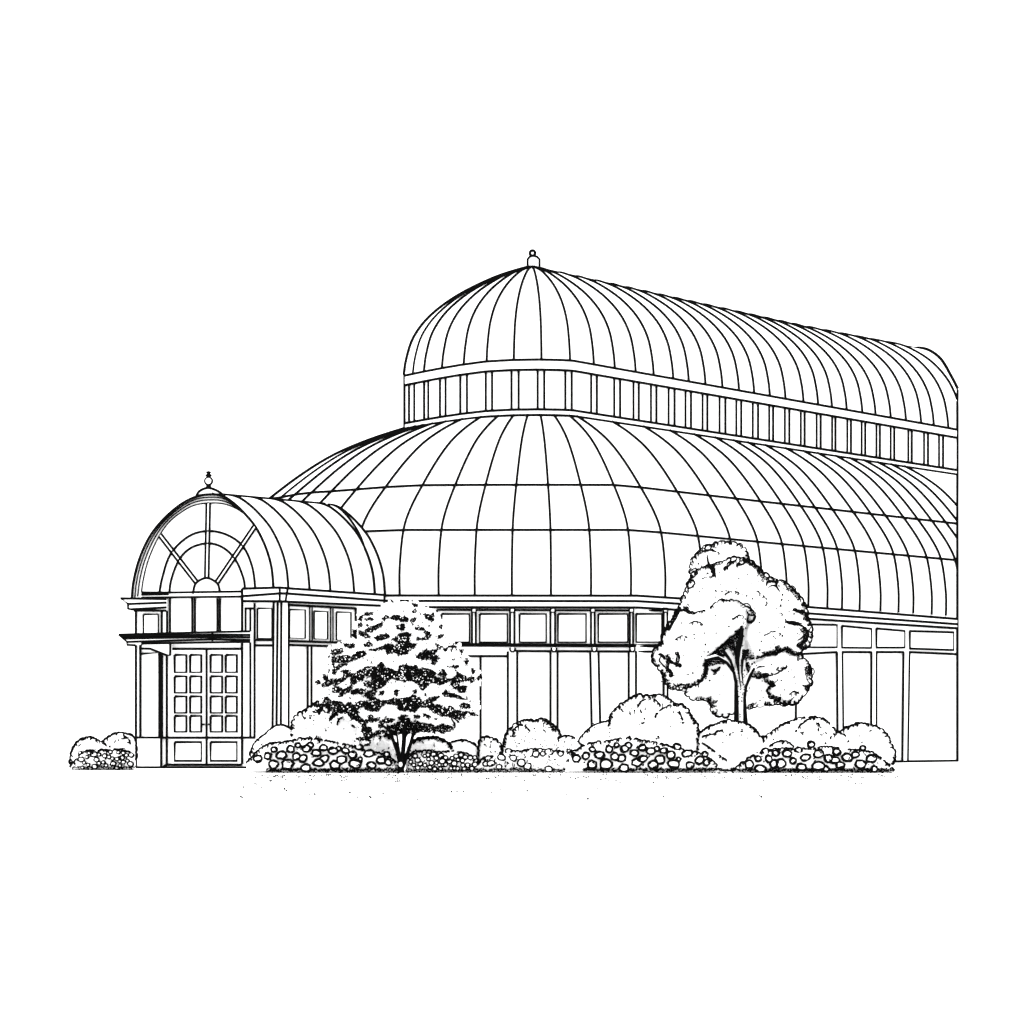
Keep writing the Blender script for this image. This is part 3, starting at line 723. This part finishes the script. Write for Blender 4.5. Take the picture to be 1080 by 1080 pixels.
# ================================================================== ROUND-CROWNED TREE
random.seed(11)
zT=lambda p:z(p,4.695,670,560)
YT=36.3
t2=thing('round_crowned_tree','leafy round-crowned tree with forked trunk and bulging lobes, right of the middle','tree',((781-540)*YT/F,YT,0))
full=[(275,180),(290,140),(320,105),(380,70),(450,58),(520,75),(548,100),(565,145),(620,200),(690,245),(760,270),(820,340),(850,390),(850,440),(872,510),(860,560),(805,608),(855,655),(870,720),(850,790),(790,850),(700,850),(600,865),(553,875),(520,860),(495,895),(430,912),(382,897),(375,860),(350,832),(285,832),(245,800),(190,782),(150,745),(135,695),(90,650),(90,600),(130,555),(150,490),(185,440),(215,390),(240,330),(258,280),(278,225)]
pb=Puff(zT(full),YT+.5,.42,20)
mb=MB(); pb.mesh(mb,6)
lobes=dict(
 left=[(215,395),(260,300),(330,240),(440,300),(540,380),(560,440),(520,510),(450,545),(400,600),(345,650),(350,700),(300,755),(240,775),(190,775),(150,745),(135,695),(92,645),(92,600),(130,555),(155,490),(185,440)],
 right=[(280,225),(330,185),(420,155),(500,138),(565,150),(620,200),(690,245),(760,270),(820,340),(850,390),(850,440),(870,510),(858,560),(800,600),(720,585),(650,605),(600,630),(560,600),(545,540),(560,440),(500,360),(400,350),(300,395),(240,385),(258,280)],
 low=[(600,640),(650,605),(740,585),(805,610),(855,655),(868,720),(848,790),(790,848),(720,840),(665,800),(660,760),(640,735),(590,725),(560,680)])
pL=Puff(zT(lobes['left']),YT-.12,.4,20); pR=Puff(zT(lobes['right']),YT-.05,.4,18); pW=Puff(zT(lobes['low']),YT+.12,.3,12)
pL.mesh(mb,6); pR.mesh(mb,6); pW.mesh(mb,6)
mk=mb
big=dict(L=5.4,amp=1.7,w=(1.0,2.0),gap=0,curl=.6)
o_=pb
class Front:
    poly=pb.poly; Y=YT
    def __init__(s,own): s.own=own
    def at(s,x,y,eps=.02,back=False):
        if back: return s.own.at(x,y,eps,True)
        c=[p.at(x,y,eps) for p in (pb,pL,pR,pW) if sd(x,y,p.poly)>0]+[s.own.at(x,y,eps)]
        return min(c,key=lambda q:q.y)
def sc(pf,p,**k):
    pf=Front(pf)
    scallop(pf,mk,zT(p),**{**big,**k})
    scallop(pf,mk,zT(p),**{**big,**k,'w':(.7,1.2),'L':6.5,'amp':2.4,'gap':.55})
# outer outline, clockwise seen from the front
sc(pb,[(275,215),(278,175),(290,140),(320,105),(380,70),(450,58),(520,75),(548,100),(565,148),(620,200)],both=True)
sc(pR,[(565,148),(620,200),(690,245),(760,270),(820,340),(850,390),(852,440),(872,510),(860,560),(800,606)],w=(1.2,2.3))
sc(pW,[(800,606),(855,655),(870,720),(850,790),(790,850),(715,842)],w=(1.2,2.3))
sc(pb,[(790,852),(700,852),(600,867),(555,878)])
sc(pb,[(492,897),(430,914),(382,897),(375,855),(350,832),(285,832),(245,800)],w=(1.1,2.2))
sc(pL,[(345,655),(350,700),(300,755),(240,775),(190,777),(150,745),(135,695),(90,648),(90,600),(130,555),(155,490),(185,440),(215,390)],w=(1.2,2.3))
sc(pR,[(215,390),(240,330),(258,280),(280,220)],w=(1.0,2.0))
sc(pL,[(240,385),(215,390),(190,440),(165,490)],w=(1.2,2.4),amp=1.2)
# inner outlines
sc(pR,[(275,215),(320,190),(380,170),(440,150),(490,132),(545,145),(575,170)],w=(1.0,2.0),amp=1.2)
sc(pL,[(375,385),(400,355),(450,345),(500,350),(545,375),(585,400),(590,430),(565,450)],w=(1,2),gap=.1,amp=1.1)
sc(pL,[(235,375),(262,400),(300,408),(345,395)],w=(1,2),amp=1)
sc(pL,[(530,470),(522,510),(480,530),(445,555),(405,600),(350,645)],w=(1.2,2.3),side=-1)
sc(pR,[(600,630),(650,605),(700,600),(740,578),(770,590),(800,610)],w=(1.1,2.2),side=-1)
sc(pW,[(560,650),(560,690),(600,720),(650,712),(700,702),(750,665)],w=(1.1,2.4),side=-1,gap=.06)
sc(pW,[(640,740),(690,760),(655,790),(680,825),(720,835)],w=(1.0,2.0),side=-1)
sc(pL,[(115,610),(150,640),(185,655),(225,672)],w=(1.2,2.6)); sc(pL,[(205,600),(215,630),(210,650)],w=(1,2)); sc(pL,[(160,690),(185,705),(170,720)],w=(1.2,2))
sc(pR,[(385,170),(385,210),(395,220)],w=(1.5,2.6)); sc(pR,[(440,195),(470,165),(500,150)],w=(1,2)); sc(pR,[(505,180),(525,150),(550,150)],w=(1,2))
sc(pR,[(650,270),(690,250),(700,270)],w=(1,2.2)); sc(pR,[(780,395),(840,405),(845,440)],w=(1,2.2)); sc(pR,[(750,455),(800,460),(850,500),(835,540),(805,570)],w=(1.2,2.6))
for path_ in ([(540,450),(530,480),(500,530),(450,555),(405,600),(350,645),(350,700)],[(600,632),(650,607),(700,602),(740,582),(800,612)],[(560,690),(600,720),(650,712),(640,740),(690,760),(655,790)],[(350,640),(400,612),(440,640)]):
    for x,y in resample(zT(path_),.55):
        x+=random.gauss(0,1.1); y+=random.gauss(0,1.1)
        mk.chip(Front(pL).at(x,y,.04),random.uniform(.4,.85)*YT/F)
for pth_ in ([(300,260),(340,235),(400,225)],[(600,300),(640,330),(650,370)],[(700,400),(740,430),(735,480)],[(250,470),(300,450),(340,470)],[(200,540),(240,520),(270,545)],[(640,520),(690,500),(730,520)],[(480,440),(520,420),(545,440)],[(430,330),(480,300),(530,320)],[(690,690),(730,680),(760,700)],[(350,100),(390,95),(420,120)]):
    scallop(Front(pL),mk,zT(pth_),3.0,1.0,(.7,1.3),.3,1,.5)
# dark knots of leaves
for (bx,by,br,n,pf) in ((500,555,30,70,pL),(520,500,14,26,pL),(400,610,28,60,pL),(360,650,24,40,pL),(545,610,30,60,pR),(575,650,20,34,pW),(700,590,34,60,pR),(770,600,24,34,pR),(160,640,18,22,pL),(150,745,22,40,pL),(240,780,26,46,pL),(300,765,20,28,pL),(840,500,22,40,pR),(860,700,12,20,pW),(720,838,26,30,pW),(375,850,18,34,pb),(400,895,20,26,pb),(630,215,14,22,pR),(700,245,16,18,pR),(255,385,14,20,pL),(640,720,20,24,pW),(135,560,12,20,pL),(165,690,16,20,pL)):
    for _ in range(n//2):
        x=670+random.gauss(bx,br*.55)/4.695; y=560+random.gauss(by,br*.4)/4.695
        mk.chip(pf.at(x,y,.03),random.uniform(.5,1.0)*YT/F)
for pf,n in ((pL,26),(pR,48),(pW,14)): 
    xs_=[p[0] for p in pf.poly]; ys_=[p[1] for p in pf.poly]
    specks(pf,mk,n,(min(xs_),min(ys_),max(xs_),max(ys_)),(.7,1.2),False); 
strokes_short(pR,mk,16,(728,600,840,640),(1.5,4),(.9,1.5)); strokes_short(pL,mk,8,(700,650,760,720),(1.5,4),(.9,1.5)); specks(pb,mk,80,(700,575,850,740),(.6,1.1),True)
def front(x,y,eps):
    c=[p.at(x,y,eps) for p in (pb,pL,pR,pW) if sd(x,y,p.poly)>-.8]
    return min(c,key=lambda q:q.y) if c else pb.at(x,y,eps)
BLT=[(685,660,[[(690,440),(760,370),(850,350),(900,330),(930,250),(980,190),(1080,140),(1080,330),(1040,300),(1000,270),(940,330),(900,370),(960,430),(1060,520),(1080,560),(1080,620),(1030,520),(960,490),(860,480),(760,510),(700,520)],
[(200,360),(260,360),(280,450),(340,480),(400,530),(330,490),(240,470),(230,570),(290,600),(200,590),(210,450)],[(160,570),(200,640),(230,700),(190,720),(165,640)],[(340,730),(460,740),(540,720),(480,780),(400,770)],
[(680,570),(740,600),(710,680),(680,640)],[(780,560),(840,550),(880,520),(860,600),(800,640),(820,590)],[(700,920),(780,900),(790,960),(880,940),(800,1000),(860,1020),(780,1040),(760,960)],[(150,20),(260,10),(240,60),(180,60),(160,190),(120,210),(150,120)],
[(60,280),(110,290),(70,330),(40,420),(70,480),(140,490),(130,520),(60,500),(20,420)]]),
(770,660,[[(60,60),(130,40),(180,40),(150,100),(180,130),(140,210),(100,260),(120,310),(200,300),(270,340),(250,360),(320,380),(300,420),(200,440),(160,400),(150,480),(130,560),(80,600),(60,560),(70,420),(0,300),(0,240),(70,290),(80,180)],
[(200,440),(240,470),(260,550),(300,560),(280,640),(240,700),(240,600),(200,530)],[(290,620),(370,570),(400,600),(470,610),(460,660),(400,620),(330,640)],[(430,350),(520,320),(600,320),(560,270),(620,240),(640,280),(600,370),(520,380)],
[(680,300),(720,270),(760,320),(750,360),(700,330)],[(860,20),(900,40),(960,120),(1000,130),(960,230),(1000,250),(880,310),(870,280),(940,220),(860,250),(850,230),(920,180),(930,100)],[(780,330),(870,370),(900,440),(850,450),(850,380)],
[(940,520),(1000,500),(1040,600),(960,660),(1000,740),(930,760),(990,840),(960,870),(1030,740),(960,640)],[(500,700),(590,700),(560,740),(520,730)],[(450,820),(500,770),(480,830),(560,880),(620,900),(640,960),(560,990),(540,920)],
[(440,960),(540,990),(500,1030),(440,1010)],[(220,1000),(340,960),(300,1020),(230,1060)],[(740,860),(790,840),(780,890)],[(820,830),(870,840),(840,880),(800,920),(760,990),(700,980),(820,900)]]),
(690,570,[[(550,150),(590,160),(570,205),(545,195)],[(740,60),(800,90),(770,110),(740,80)],[(650,330),(760,310),(860,270),(850,300),(760,330),(660,360)],[(740,330),(770,350),(775,460),(750,430)],[(400,810),(430,790),(440,920),(540,905),(540,925),(440,935),(390,900)],
[(520,420),(560,370),(570,400),(540,440)],[(410,600),(440,600),(435,660),(420,640)],[(290,860),(330,880),(310,930),(250,1000),(230,1060),(200,1070),(240,960)],[(860,740),(950,750),(970,790),(900,770)]]),
(770,570,[[(340,370),(400,400),(450,450),(500,480),(500,530),(420,490),(350,430)],[(570,500),(610,520),(600,560),(560,530)],[(740,540),(820,610),(860,700),(900,720),(900,780),(840,740),(780,660),(740,620)],[(900,780),(970,830),(940,900),(980,980),(930,950),(840,900),(930,880),(890,810)],[(240,890),(300,920),(320,960),(260,1040),(300,960)],[(160,200),(250,260),(280,320),(250,320),(200,280)]])]
for ox,oy,polys in BLT:
    for P in polys:
        P=[(ox+x/12,oy+y/12) for x,y in P]
        x0=min(p[0] for p in P)-1;x1=max(p[0] for p in P)+1;y0=min(p[1] for p in P)-1;y1=max(p[1] for p in P)+1
        y=y0
        while y<y1:
            x=x0
            while x<x1:
                a_,b_=x+random.uniform(-.4,.4),y+random.uniform(-.4,.4)
                if sd(a_,b_,P)>-.1 and random.random()<.8: mk.chip(front(a_,b_,.02+random.uniform(0,.05)),random.uniform(.5,.8)*YT/F)
                x+=.85
            y+=.85
for pts_,w_ in (([(738,583),(747,580),(756,582)],2),([(746,585),(747,594),(753,605)],2.4),([(764,602),(770,595),(777,590)],1.8),([(778,597),(785,594),(784,589)],1.8),([(724,617),(730,612),(733,615),(727,621),(724,617)],1.7),([(728,603),(734,599),(733,607),(728,611)],1.8),
    ([(787,643),(790,648),(797,650),(792,657),(788,655),(790,647)],1.9),([(703,690),(707,697),(711,700),(718,704)],1.8),([(706,700),(704,707),(709,711)],2.4),([(714,691),(713,700)],1.5),([(697,692),(695,697),(702,704)],1.8),
    ([(710,721),(714,724),(719,721)],2),([(836,643),(844,646),(849,645)],2.2),([(830,657),(838,659),(846,657)],1.8),([(841,676),(849,670),(855,662)],2),([(822,612),(828,616),(832,624)],1.6),([(810,620),(816,617),(823,624)],1.6),
    ([(798,705),(801,703),(807,703)],1.4),([(834,731),(838,729),(843,732)],2.2),([(846,722),(850,724),(854,722)],2),([(750,706),(756,708),(760,703)],2.6),([(736,722),(742,714),(744,706),(743,700)],2.6),([(749,692),(757,690),(764,692)],2.6)):
    stroke(Front(pb),mk,pts_,w_*.85,.35)
mk.build('crown',t2)
# trunk
def limb(mb,pts,m=0,seg=9):
    mb.tube([p for p,r in pts],radii=[r/WR for p,r in pts],m=m,seg=seg)
mt=MB(); tp=lambda x,y,d=0: PX(670+x/4.695,560+y/4.695,YT-d*.5)
rp=lambda px: px*YT/F/4.695
base=tp(524,1180); base.z=0
limb(mt,[(base,rp(36)),(tp(524,960),rp(27)),(tp(522,850),rp(24)),(tp(522,760),rp(24)),(tp(514,690),rp(19)),(tp(512,620,.3),rp(15)),(tp(520,550,.6),rp(9)),(tp(530,480,.9),rp(4))])
limb(mt,[(tp(508,740),rp(13)),(tp(480,680,.1),rp(13)),(tp(440,640,.3),rp(10)),(tp(395,618,.6),rp(7)),(tp(350,630,.9),rp(4))])
limb(mt,[(tp(532,800),rp(13)),(tp(550,745,.1),rp(11)),(tp(572,700,.3),rp(8)),(tp(590,660,.5),rp(5))])
tr=mt.build('trunk',t2)
mi=MB(); dk=.13
def bl(pts,w): mi.tube([tp(x,y,d*.9+.18) for x,y,d in pts],radii=[q*YT/F*.5*.85 for q in w],seg=6)
bl([(500,960,.1),(501,900,.1),(500,820,.1),(499,750,.1),(488,700,.12),(455,655,.3),(410,628,.6),(350,640,.95)],[4.4,4,3.4,2.8,2.4,2.6,3,2])
bl([(548,960,.16),(544,900,.16),(542,830,.16),(549,770,.16),(570,715,.3),(590,680,.5)],[3.8,3.2,2.4,2.2,2.6,2])
bl([(523,780,.2),(512,700,.2),(505,640,.4),(508,590,.7),(520,545,.9),(532,480,1.2)],[.8,1.6,3.6,5,4.4,2])
bl([(535,765,.2),(528,700,.2),(530,640,.4),(545,600,.7),(560,590,.9)],[.8,1.6,2.4,3.4,2.4])
bl([(490,690,.2),(470,640,.4),(440,600,.8),(425,590,1)],[1.6,2.4,3,2])
for _ in range(90):
    x=random.choice([random.gauss(506,4),random.gauss(541,4),random.gauss(524,12)]); y=random.uniform(660,955)
    mi.chip(tp(x,y,.33),random.uniform(.4,.95)*YT/F)
mi.build('bark_lines',tr)

# ================================================================== LAYERED MAPLE
random.seed(3)
YM=33.7
t1=thing('layered_maple','dark speckled layered maple tree with several thin stems, beside the porch','tree',((424-540)*YM/F,YM,0))
z4=lambda p:z(p,4,250,620)
cro=[(515,120),(560,105),(620,88),(625,72),(700,58),(780,74),(835,110),(862,150),(885,180),(888,215),(940,250),(960,290),(985,320),(1018,370),(1012,400),(965,420),(1005,465),(1018,520),(955,560),(915,592),(875,606),(780,600),(640,606),(560,640),(502,640),(515,590),(430,530),(362,500),(372,465),(400,440),(352,400),(385,368),(400,310),(388,262),(430,240),(505,208),(508,160)]
pm=Puff(z4(cro),YM,.62,24)
mb=MB(); pm.mesh(mb,5)
for _ in range(420):
    i=random.randrange(len(pm.poly)); x,y=pm.poly[i]; x+=random.gauss(0,1.6); y+=random.gauss(0,1.6)
    mb.chip(PX(x,y,YM+random.uniform(-.1,.1)),random.uniform(1.2,2.6)*YM/F,0)
mk=mb
# density of dark leaves: (x, y, rx, ry, weight) in the 4x frame
D=[(700,215,90,28,1.0),(610,200,40,18,.6),(700,250,50,26,1.0),(800,240,60,16,.45),(440,275,48,28,1.0),(500,245,36,14,.6),(560,180,40,12,.5),
 (790,275,34,20,.8),(560,370,60,34,1.0),(620,350,60,34,1.2),(700,345,80,28,1.4),(760,365,90,34,1.4),(850,350,50,18,.8),(930,385,44,20,1.0),(985,370,30,18,.4),(880,300,20,16,.3),
 (430,385,50,22,.8),(400,420,36,14,.7),(470,345,36,14,.6),(530,440,50,20,1.0),(580,460,40,26,1.0),(480,415,20,12,.5),(870,440,60,10,.45),(950,450,50,10,.35),
 (370,495,36,22,1.0),(440,500,56,20,1.1),(520,500,50,24,1.1),(590,490,36,18,.8),(740,490,70,24,1.2),(690,470,30,16,.7),(860,520,40,20,.8),(925,535,44,22,1.2),(970,500,40,18,.45),
 (590,585,60,20,.9),(680,585,60,22,1.1),(780,590,70,20,1.1),(880,595,40,14,1.2),(540,605,40,30,.9),(510,560,16,30,.5),(720,540,80,10,.4),(800,540,60,10,.4),(650,520,40,10,.4),
 (650,120,60,10,.35),(800,110,40,20,.3),(530,150,26,40,.35),(570,250,30,10,.4),(860,190,30,14,.5),(780,170,60,10,.3),(940,270,24,12,.4),(560,130,34,12,.4)]
pts=[]
def dens(x,y):
    return sum(w*math.exp(-((x-a)/rx)**2-((y-b)/ry)**2) for a,b,rx,ry,w in D)
LE=z4(cro)
BLOT=[(330,630,[[(210,600),(330,580),(340,620),(240,660),(250,690),(380,660),(440,680),(520,620),(600,610),(610,650),(500,700),(420,730),(350,740),(240,740),(235,790),(225,720)],
[(340,530),(480,530),(470,565),(400,570)],[(520,380),(600,400),(650,450),(600,460),(540,430)],[(600,370),(700,320),(790,290),(790,320),(700,370),(640,400)],
[(540,190),(690,170),(680,195),(560,205),(550,260),(530,250)],[(700,460),(830,410),(880,450),(820,470),(740,490)],[(570,540),(640,510),(680,550),(620,560),(580,550)],
[(640,600),(720,590),(850,530),(940,560),(1000,520),(900,480),(960,440),(1080,400),(1080,640),(1000,650),(920,620),(850,640),(820,590),(740,600)],
[(880,230),(940,200),(1080,240),(1080,270),(1000,255),(900,255)],[(950,320),(1040,310),(1030,380),(960,350)],[(590,250),(640,230),(700,250),(640,260)],[(790,240),(830,210),(860,225),(800,255)],
[(590,800),(640,790),(720,800),(780,740),(830,800),(900,820),(940,850),(1000,830),(1080,790),(1080,930),(1040,960),(900,920),(820,980),(800,1020),(700,1040),(580,1000),(600,950),(680,980),(660,890),(600,890),(560,940),(540,870)],
[(420,860),(470,880),(540,830),(580,860),(550,940),(500,970),(470,990),(430,980),(440,920)],[(340,830),(400,830),(410,900),(300,980),(250,1010),(270,960),(350,900)],
[(110,880),(170,900),(160,950),(200,930),(260,930),(250,970),(170,1010),(110,1020),(100,990),(150,970),(130,920)],[(40,950),(80,945),(75,980),(40,980)],[(220,1050),(280,1020),(330,1050),(260,1080),(230,1080)],
[(220,870),(230,820),(300,770),(390,760),(300,800),(240,880)],[(520,300),(560,290),(550,330),(520,340)],[(600,310),(640,300),(630,330)],[(460,370),(490,380),(490,470),(460,440)]]),
(420,630,[[(0,420),(100,400),(150,420),(110,470),(120,520),(200,545),(140,600),(80,640),(0,660)],[(210,460),(290,460),(330,430),(300,390),(350,390),(380,430),(340,470),(220,490)],
[(210,690),(240,640),(330,590),(340,620),(450,590),(440,620),(330,660),(340,700),(280,710)],[(340,690),(400,650),(450,680),(420,770),(380,760),(400,700)],
[(0,870),(20,780),(90,770),(130,790),(200,780),(230,830),(260,810),(370,820),(430,870),(380,900),(500,930),(520,890),(450,880),(520,830),(560,890),(500,900),(590,940),(480,1000),(390,960),(350,990),(270,1060),(230,980),(160,950),(60,940),(0,920)],
[(600,940),(700,870),(770,900),(770,950),(700,960),(680,1050),(600,1000)],[(790,930),(840,900),(880,940),(830,970)],[(905,920),(940,890),(945,950),(920,960)],[(690,1060),(770,1010),(780,1080),(700,1080)],
[(290,190),(330,190),(410,250),(390,270),(310,230)],[(360,220),(400,180),(405,250)],[(140,270),(160,240),(200,240),(190,260),(150,285)],[(20,240),(100,240),(90,265),(30,270)],[(430,530),(490,560),(480,585),(440,560)],
[(505,585),(550,585),(545,610)],[(470,430),(510,425),(500,455),(450,465)],[(460,330),(500,315),(495,355)],[(580,560),(650,540),(665,590),(640,570)],[(700,590),(740,600),(720,645)],[(160,70),(210,75),(225,105),(190,105)],
[(560,785),(690,780),(660,810)],[(660,830),(710,880),(690,905)],[(200,345),(290,350),(300,385),(280,370),(210,370)],[(160,160),(200,130),(210,160),(180,170)],[(770,700),(800,710),(790,770),(770,760)],[(840,810),(870,840),(860,870),(840,850)],[(0,320),(60,310),(70,340),(0,350)]]),
(330,700,[[(110,400),(170,380),(180,420),(330,440),(360,480),(410,440),(460,480),(540,430),(600,440),(650,400),(700,390),(760,410),(740,430),(860,420),(1060,390),(1080,530),(1010,520),(970,470),(860,450),(820,450),(780,490),(740,540),(650,540),(560,480),(500,530),(520,600),(440,640),(420,600),(380,560),(330,560),(240,600),(190,650),(200,600),(240,570),(200,520),(180,560),(140,550),(60,500),(50,470),(120,450)],
[(0,450),(60,480),(100,520),(70,580),(50,550),(0,560),(0,540),(50,520),(40,480)],[(220,300),(250,260),(310,280),(330,300),(380,290),(440,240),(450,260),(400,330),(340,340),(270,310),(230,320)],
[(430,320),(480,290),(600,290),(590,330),(700,300),(720,250),(640,250),(720,230),(830,220),(720,300),(700,370),(640,400),(600,370),(540,340),(440,340)],
[(450,610),(520,600),(580,650),(700,630),(760,620),(740,650),(620,660),(590,720),(660,740),(680,800),(640,850),(650,920),(600,930),(610,860),(540,890),(480,880),(490,850),(600,840),(560,770),(560,700)],
[(440,680),(480,695),(480,725),(450,715)],[(650,830),(730,770),(850,760),(870,720),(960,680),(1060,640),(1080,640),(1080,780),(1020,780),(980,800),(940,760),(900,840),(860,800),(780,780),(680,840)],
[(760,660),(850,630),(930,640),(910,655),(780,685)],[(980,620),(1010,590),(1070,590),(1020,635)],[(750,700),(790,695),(785,725),(750,725)],[(630,600),(670,585),(685,620),(640,625)],[(760,320),(800,320),(800,350),(770,350)],[(930,310),(970,300),(960,360),(930,350)],[(310,340),(340,350),(330,380),(300,370)]]),
(420,700,[[(0,420),(60,400),(130,380),(190,360),(240,390),(270,440),(340,410),(380,400),(420,370),(470,370),(420,410),(380,440),(420,480),(480,470),(500,500),(560,510),(600,480),(650,540),(740,550),(780,550),(760,590),(680,660),(640,620),(580,600),(480,590),(400,550),(340,500),(280,490),(230,500),(190,550),(130,540),(100,480),(80,540),(0,520)],
[(510,340),(540,300),(560,345),(640,345),(700,365),(740,400),(700,395),(620,375),(540,375)],[(700,480),(740,450),(820,470),(810,500),(740,510)],[(10,640),(30,600),(80,590),(60,620)],[(180,595),(250,585),(240,620),(190,615)],[(290,570),(370,600),(350,625),(300,605)],
[(0,680),(60,640),(120,630),(150,690),(200,680),(220,660),(280,690),(370,690),(420,730),(520,690),(600,720),(640,740),(600,760),(540,770),(510,800),(430,750),(410,790),(300,770),(200,780),(170,820),(140,780),(60,800),(0,780)],
[(670,270),(740,250),(760,300),(720,325)],[(170,310),(210,310),(200,335),(180,330)],[(800,550),(870,560),(900,580),(840,590)]])]
for ox,oy,polys in BLOT:
    for P in polys:
        P=[(ox+x/10.8,oy+y/10.8) for x,y in P]
        x0=min(p[0] for p in P)-1;x1=max(p[0] for p in P)+1;y0=min(p[1] for p in P)-1;y1=max(p[1] for p in P)+1
        y=y0
        while y<y1:
            x=x0
            while x<x1:
                a_,b_=x+random.uniform(-.45,.45),y+random.uniform(-.45,.45); d_=sd(a_,b_,P)
                if d_>-random.random()*1.1 and random.random()<.9:
                    r_=random.uniform(.68,1.05)
                    mk.chip(pm.at(a_,b_,.02+random.uniform(0,.08)),r_*YM/F)
                    if random.random()<.35: mk.chip(pm.at(a_,b_,.02+random.uniform(0,.06),True),1.2*r_*YM/F)
                    if d_>.8 and random.random()<.06: mk.chip(pm.at(a_,b_,.13),random.uniform(.35,.6)*YM/F,0)
                x+=.85
            y+=.85
for _ in range(5200):
    x=random.uniform(345,1025); y=random.uniform(58,645); px,py=250+x/4,620+y/4; e=sd(px,py,pm.poly)
    p=.36 if -2.2<e<1.8 else (.085+.10*min(dens(x,y),1) if e>0 else 0)
    if random.random()<p: mk.chip(pm.at(px,py,.03+random.uniform(0,.06)),random.uniform(.35,.85)*YM/F)
# little curled leaf strokes on the pale tiers
for _ in range(330):
    x=random.uniform(345,1025); y=random.uniform(60,640); px,py=250+x/4,620+y/4
    e=sd(px,py,pm.poly)
    if e<.5: continue
    d=dens(x,y)
    if random.random()<.5:
        a=random.random()*6.28; q=random.uniform(1.5,4)
        stroke(pm,mk,[(px,py),(px+q*.6*math.cos(a),py+q*.6*math.sin(a)),(px+q*math.cos(a+.7),py+q*math.sin(a+.7))],random.uniform(.8,1.6),.2)
for P in ([(600,620),(640,680),(650,740)],[(500,330),(640,350),(740,400),(800,400)]):
    stroke(pm,mk,[(420+x/10.8,700+y/10.8) for x,y in P],1.5,.25)
mk.build('crown',t1)
mt=MB(); q4=lambda x,y,d=0: PX(250+x/4,620+y/4,YM-d); r4=lambda w: w*YM/F/4
g=q4(692,778); g.z=0
def tb(pts,ws): mt.tube([q4(*p) if isinstance(p,tuple) else p for p in pts],radii=[r4(w)/WR*1.1 for w in ws],seg=7,m=1)
tb([g,(690,740,.05),(680,700,.1),(662,650,.2),(646,610,.5),(634,578,.95)],[15,11,8,7,6,4])
tb([(692,770,0),(700,700,.15),(705,640,.25),(705,600,.6),(712,566,1.0)],[13,9,9,9,5])
tb([(696,760,0),(715,710,.1),(735,650,.2),(747,600,.6),(752,572,1.0)],[10,8,7,6,4])
tb([(690,730,.1),(680,660,.25),(672,600,.6),(664,572,1.0)],[6,4,4,3])
tb([(715,720,.1),(745,690,.2),(775,685,.3)],[6,4,2]); tb([(702,640,.3),(728,600,.6),(740,580,1)],[5,5,3]); tb([(672,620,.3),(620,585,.9),(600,580,1.1)],[6,5,2]); tb([(740,620,.4),(790,590,1),(820,580,1.15)],[5,4,2])
tk_=mt.build('trunk',t1)
m=MB(); m.ball(q4(690,745,.16),r4(8),r4(3),r4(10),0); m.build('knot',tk_)

# ================================================================== GROUND
m=MB(); S=600; m.face([(-S,-S,0),(S,-S,0),(S,S,0),(-S,S,0)]); g_=m.build('ground'); g_['kind']='structure'; 
g_['label']='flat white ground'
m=MB(); random.seed(9)
def sp_(x,y,r):
    Y=HC*F/(y-YH); c=PX(x,y,Y); n=len(m.v); k=6
    a=random.random()*3.14
    rx=1.3*r*Y/F; rz=r*1.25*Y/F
    m.ball((c.x,Y,rz*.8),rx,rx*1.1,rz,1,7,4)
for x,y in ((257,831),(276,831),(286,824),(300,833),(302,834.5),(326,838.5),(332,838.5),(369,837),(377,841.5),(390,841),(391,842),(404,838),(440,844),(476,836),(482,836),(489,835.5),(518,837),(597,839),(620,843.5),(700,841),(801,840),(803,841.5),(556,835),(254,841),(255.5,842),(528,833),(630,832)):
    sp_(x,y,random.uniform(.7,1.1))
for _ in range(260):
    x=random.uniform(262,945); y=817.5+abs(random.gauss(0,4))
    if random.random()<.5 and not (262<x<440 or 590<x<730): continue
    n=random.choice((1,1,2,3))
    for k in range(n): sp_(x+k*random.uniform(1.5,2.5),y+random.uniform(-.8,.8),random.uniform(.4,.85))
for x,y in ((76,814),(79,814.3),(97,815),(101,814.5),(109,818),(115,817.5),(127,817.5),(130,817.5),(133,815)): sp_(x,y,.5)
o=m.build('gravel'); o['kind']='stuff'; o['label']='scattered dark specks of gravel on the white ground'

# ================================================================== CAMERA, LIGHT
cam=bpy.data.cameras.new('camera'); co=bpy.data.objects.new('camera',cam); C.objects.link(co)
co.location=(0,0,HC); co.rotation_euler=(math.radians(90),0,0)
cam.sensor_width=36; cam.sensor_fit='HORIZONTAL'; cam.lens=36*F/1080; cam.shift_y=(YH-540)/1080; cam.clip_end=3000
bpy.context.scene.camera=co
w=bpy.data.worlds.new('World'); bpy.context.scene.world=w; w.use_nodes=True
bg=w.node_tree.nodes['Background']; bg.inputs['Color'].default_value=(1,1,1,1); bg.inputs['Strength'].default_value=1.0
su=bpy.data.lights.new('sun','SUN'); so=bpy.data.objects.new('sun',su); C.objects.link(so)
su.energy=0.6; su.angle=math.radians(40); so.rotation_euler=(math.radians(40),math.radians(-12),0)
vs=bpy.context.scene.view_settings; vs.view_transform='Standard'; vs.look='None'; vs.exposure=1.25; vs.gamma=1
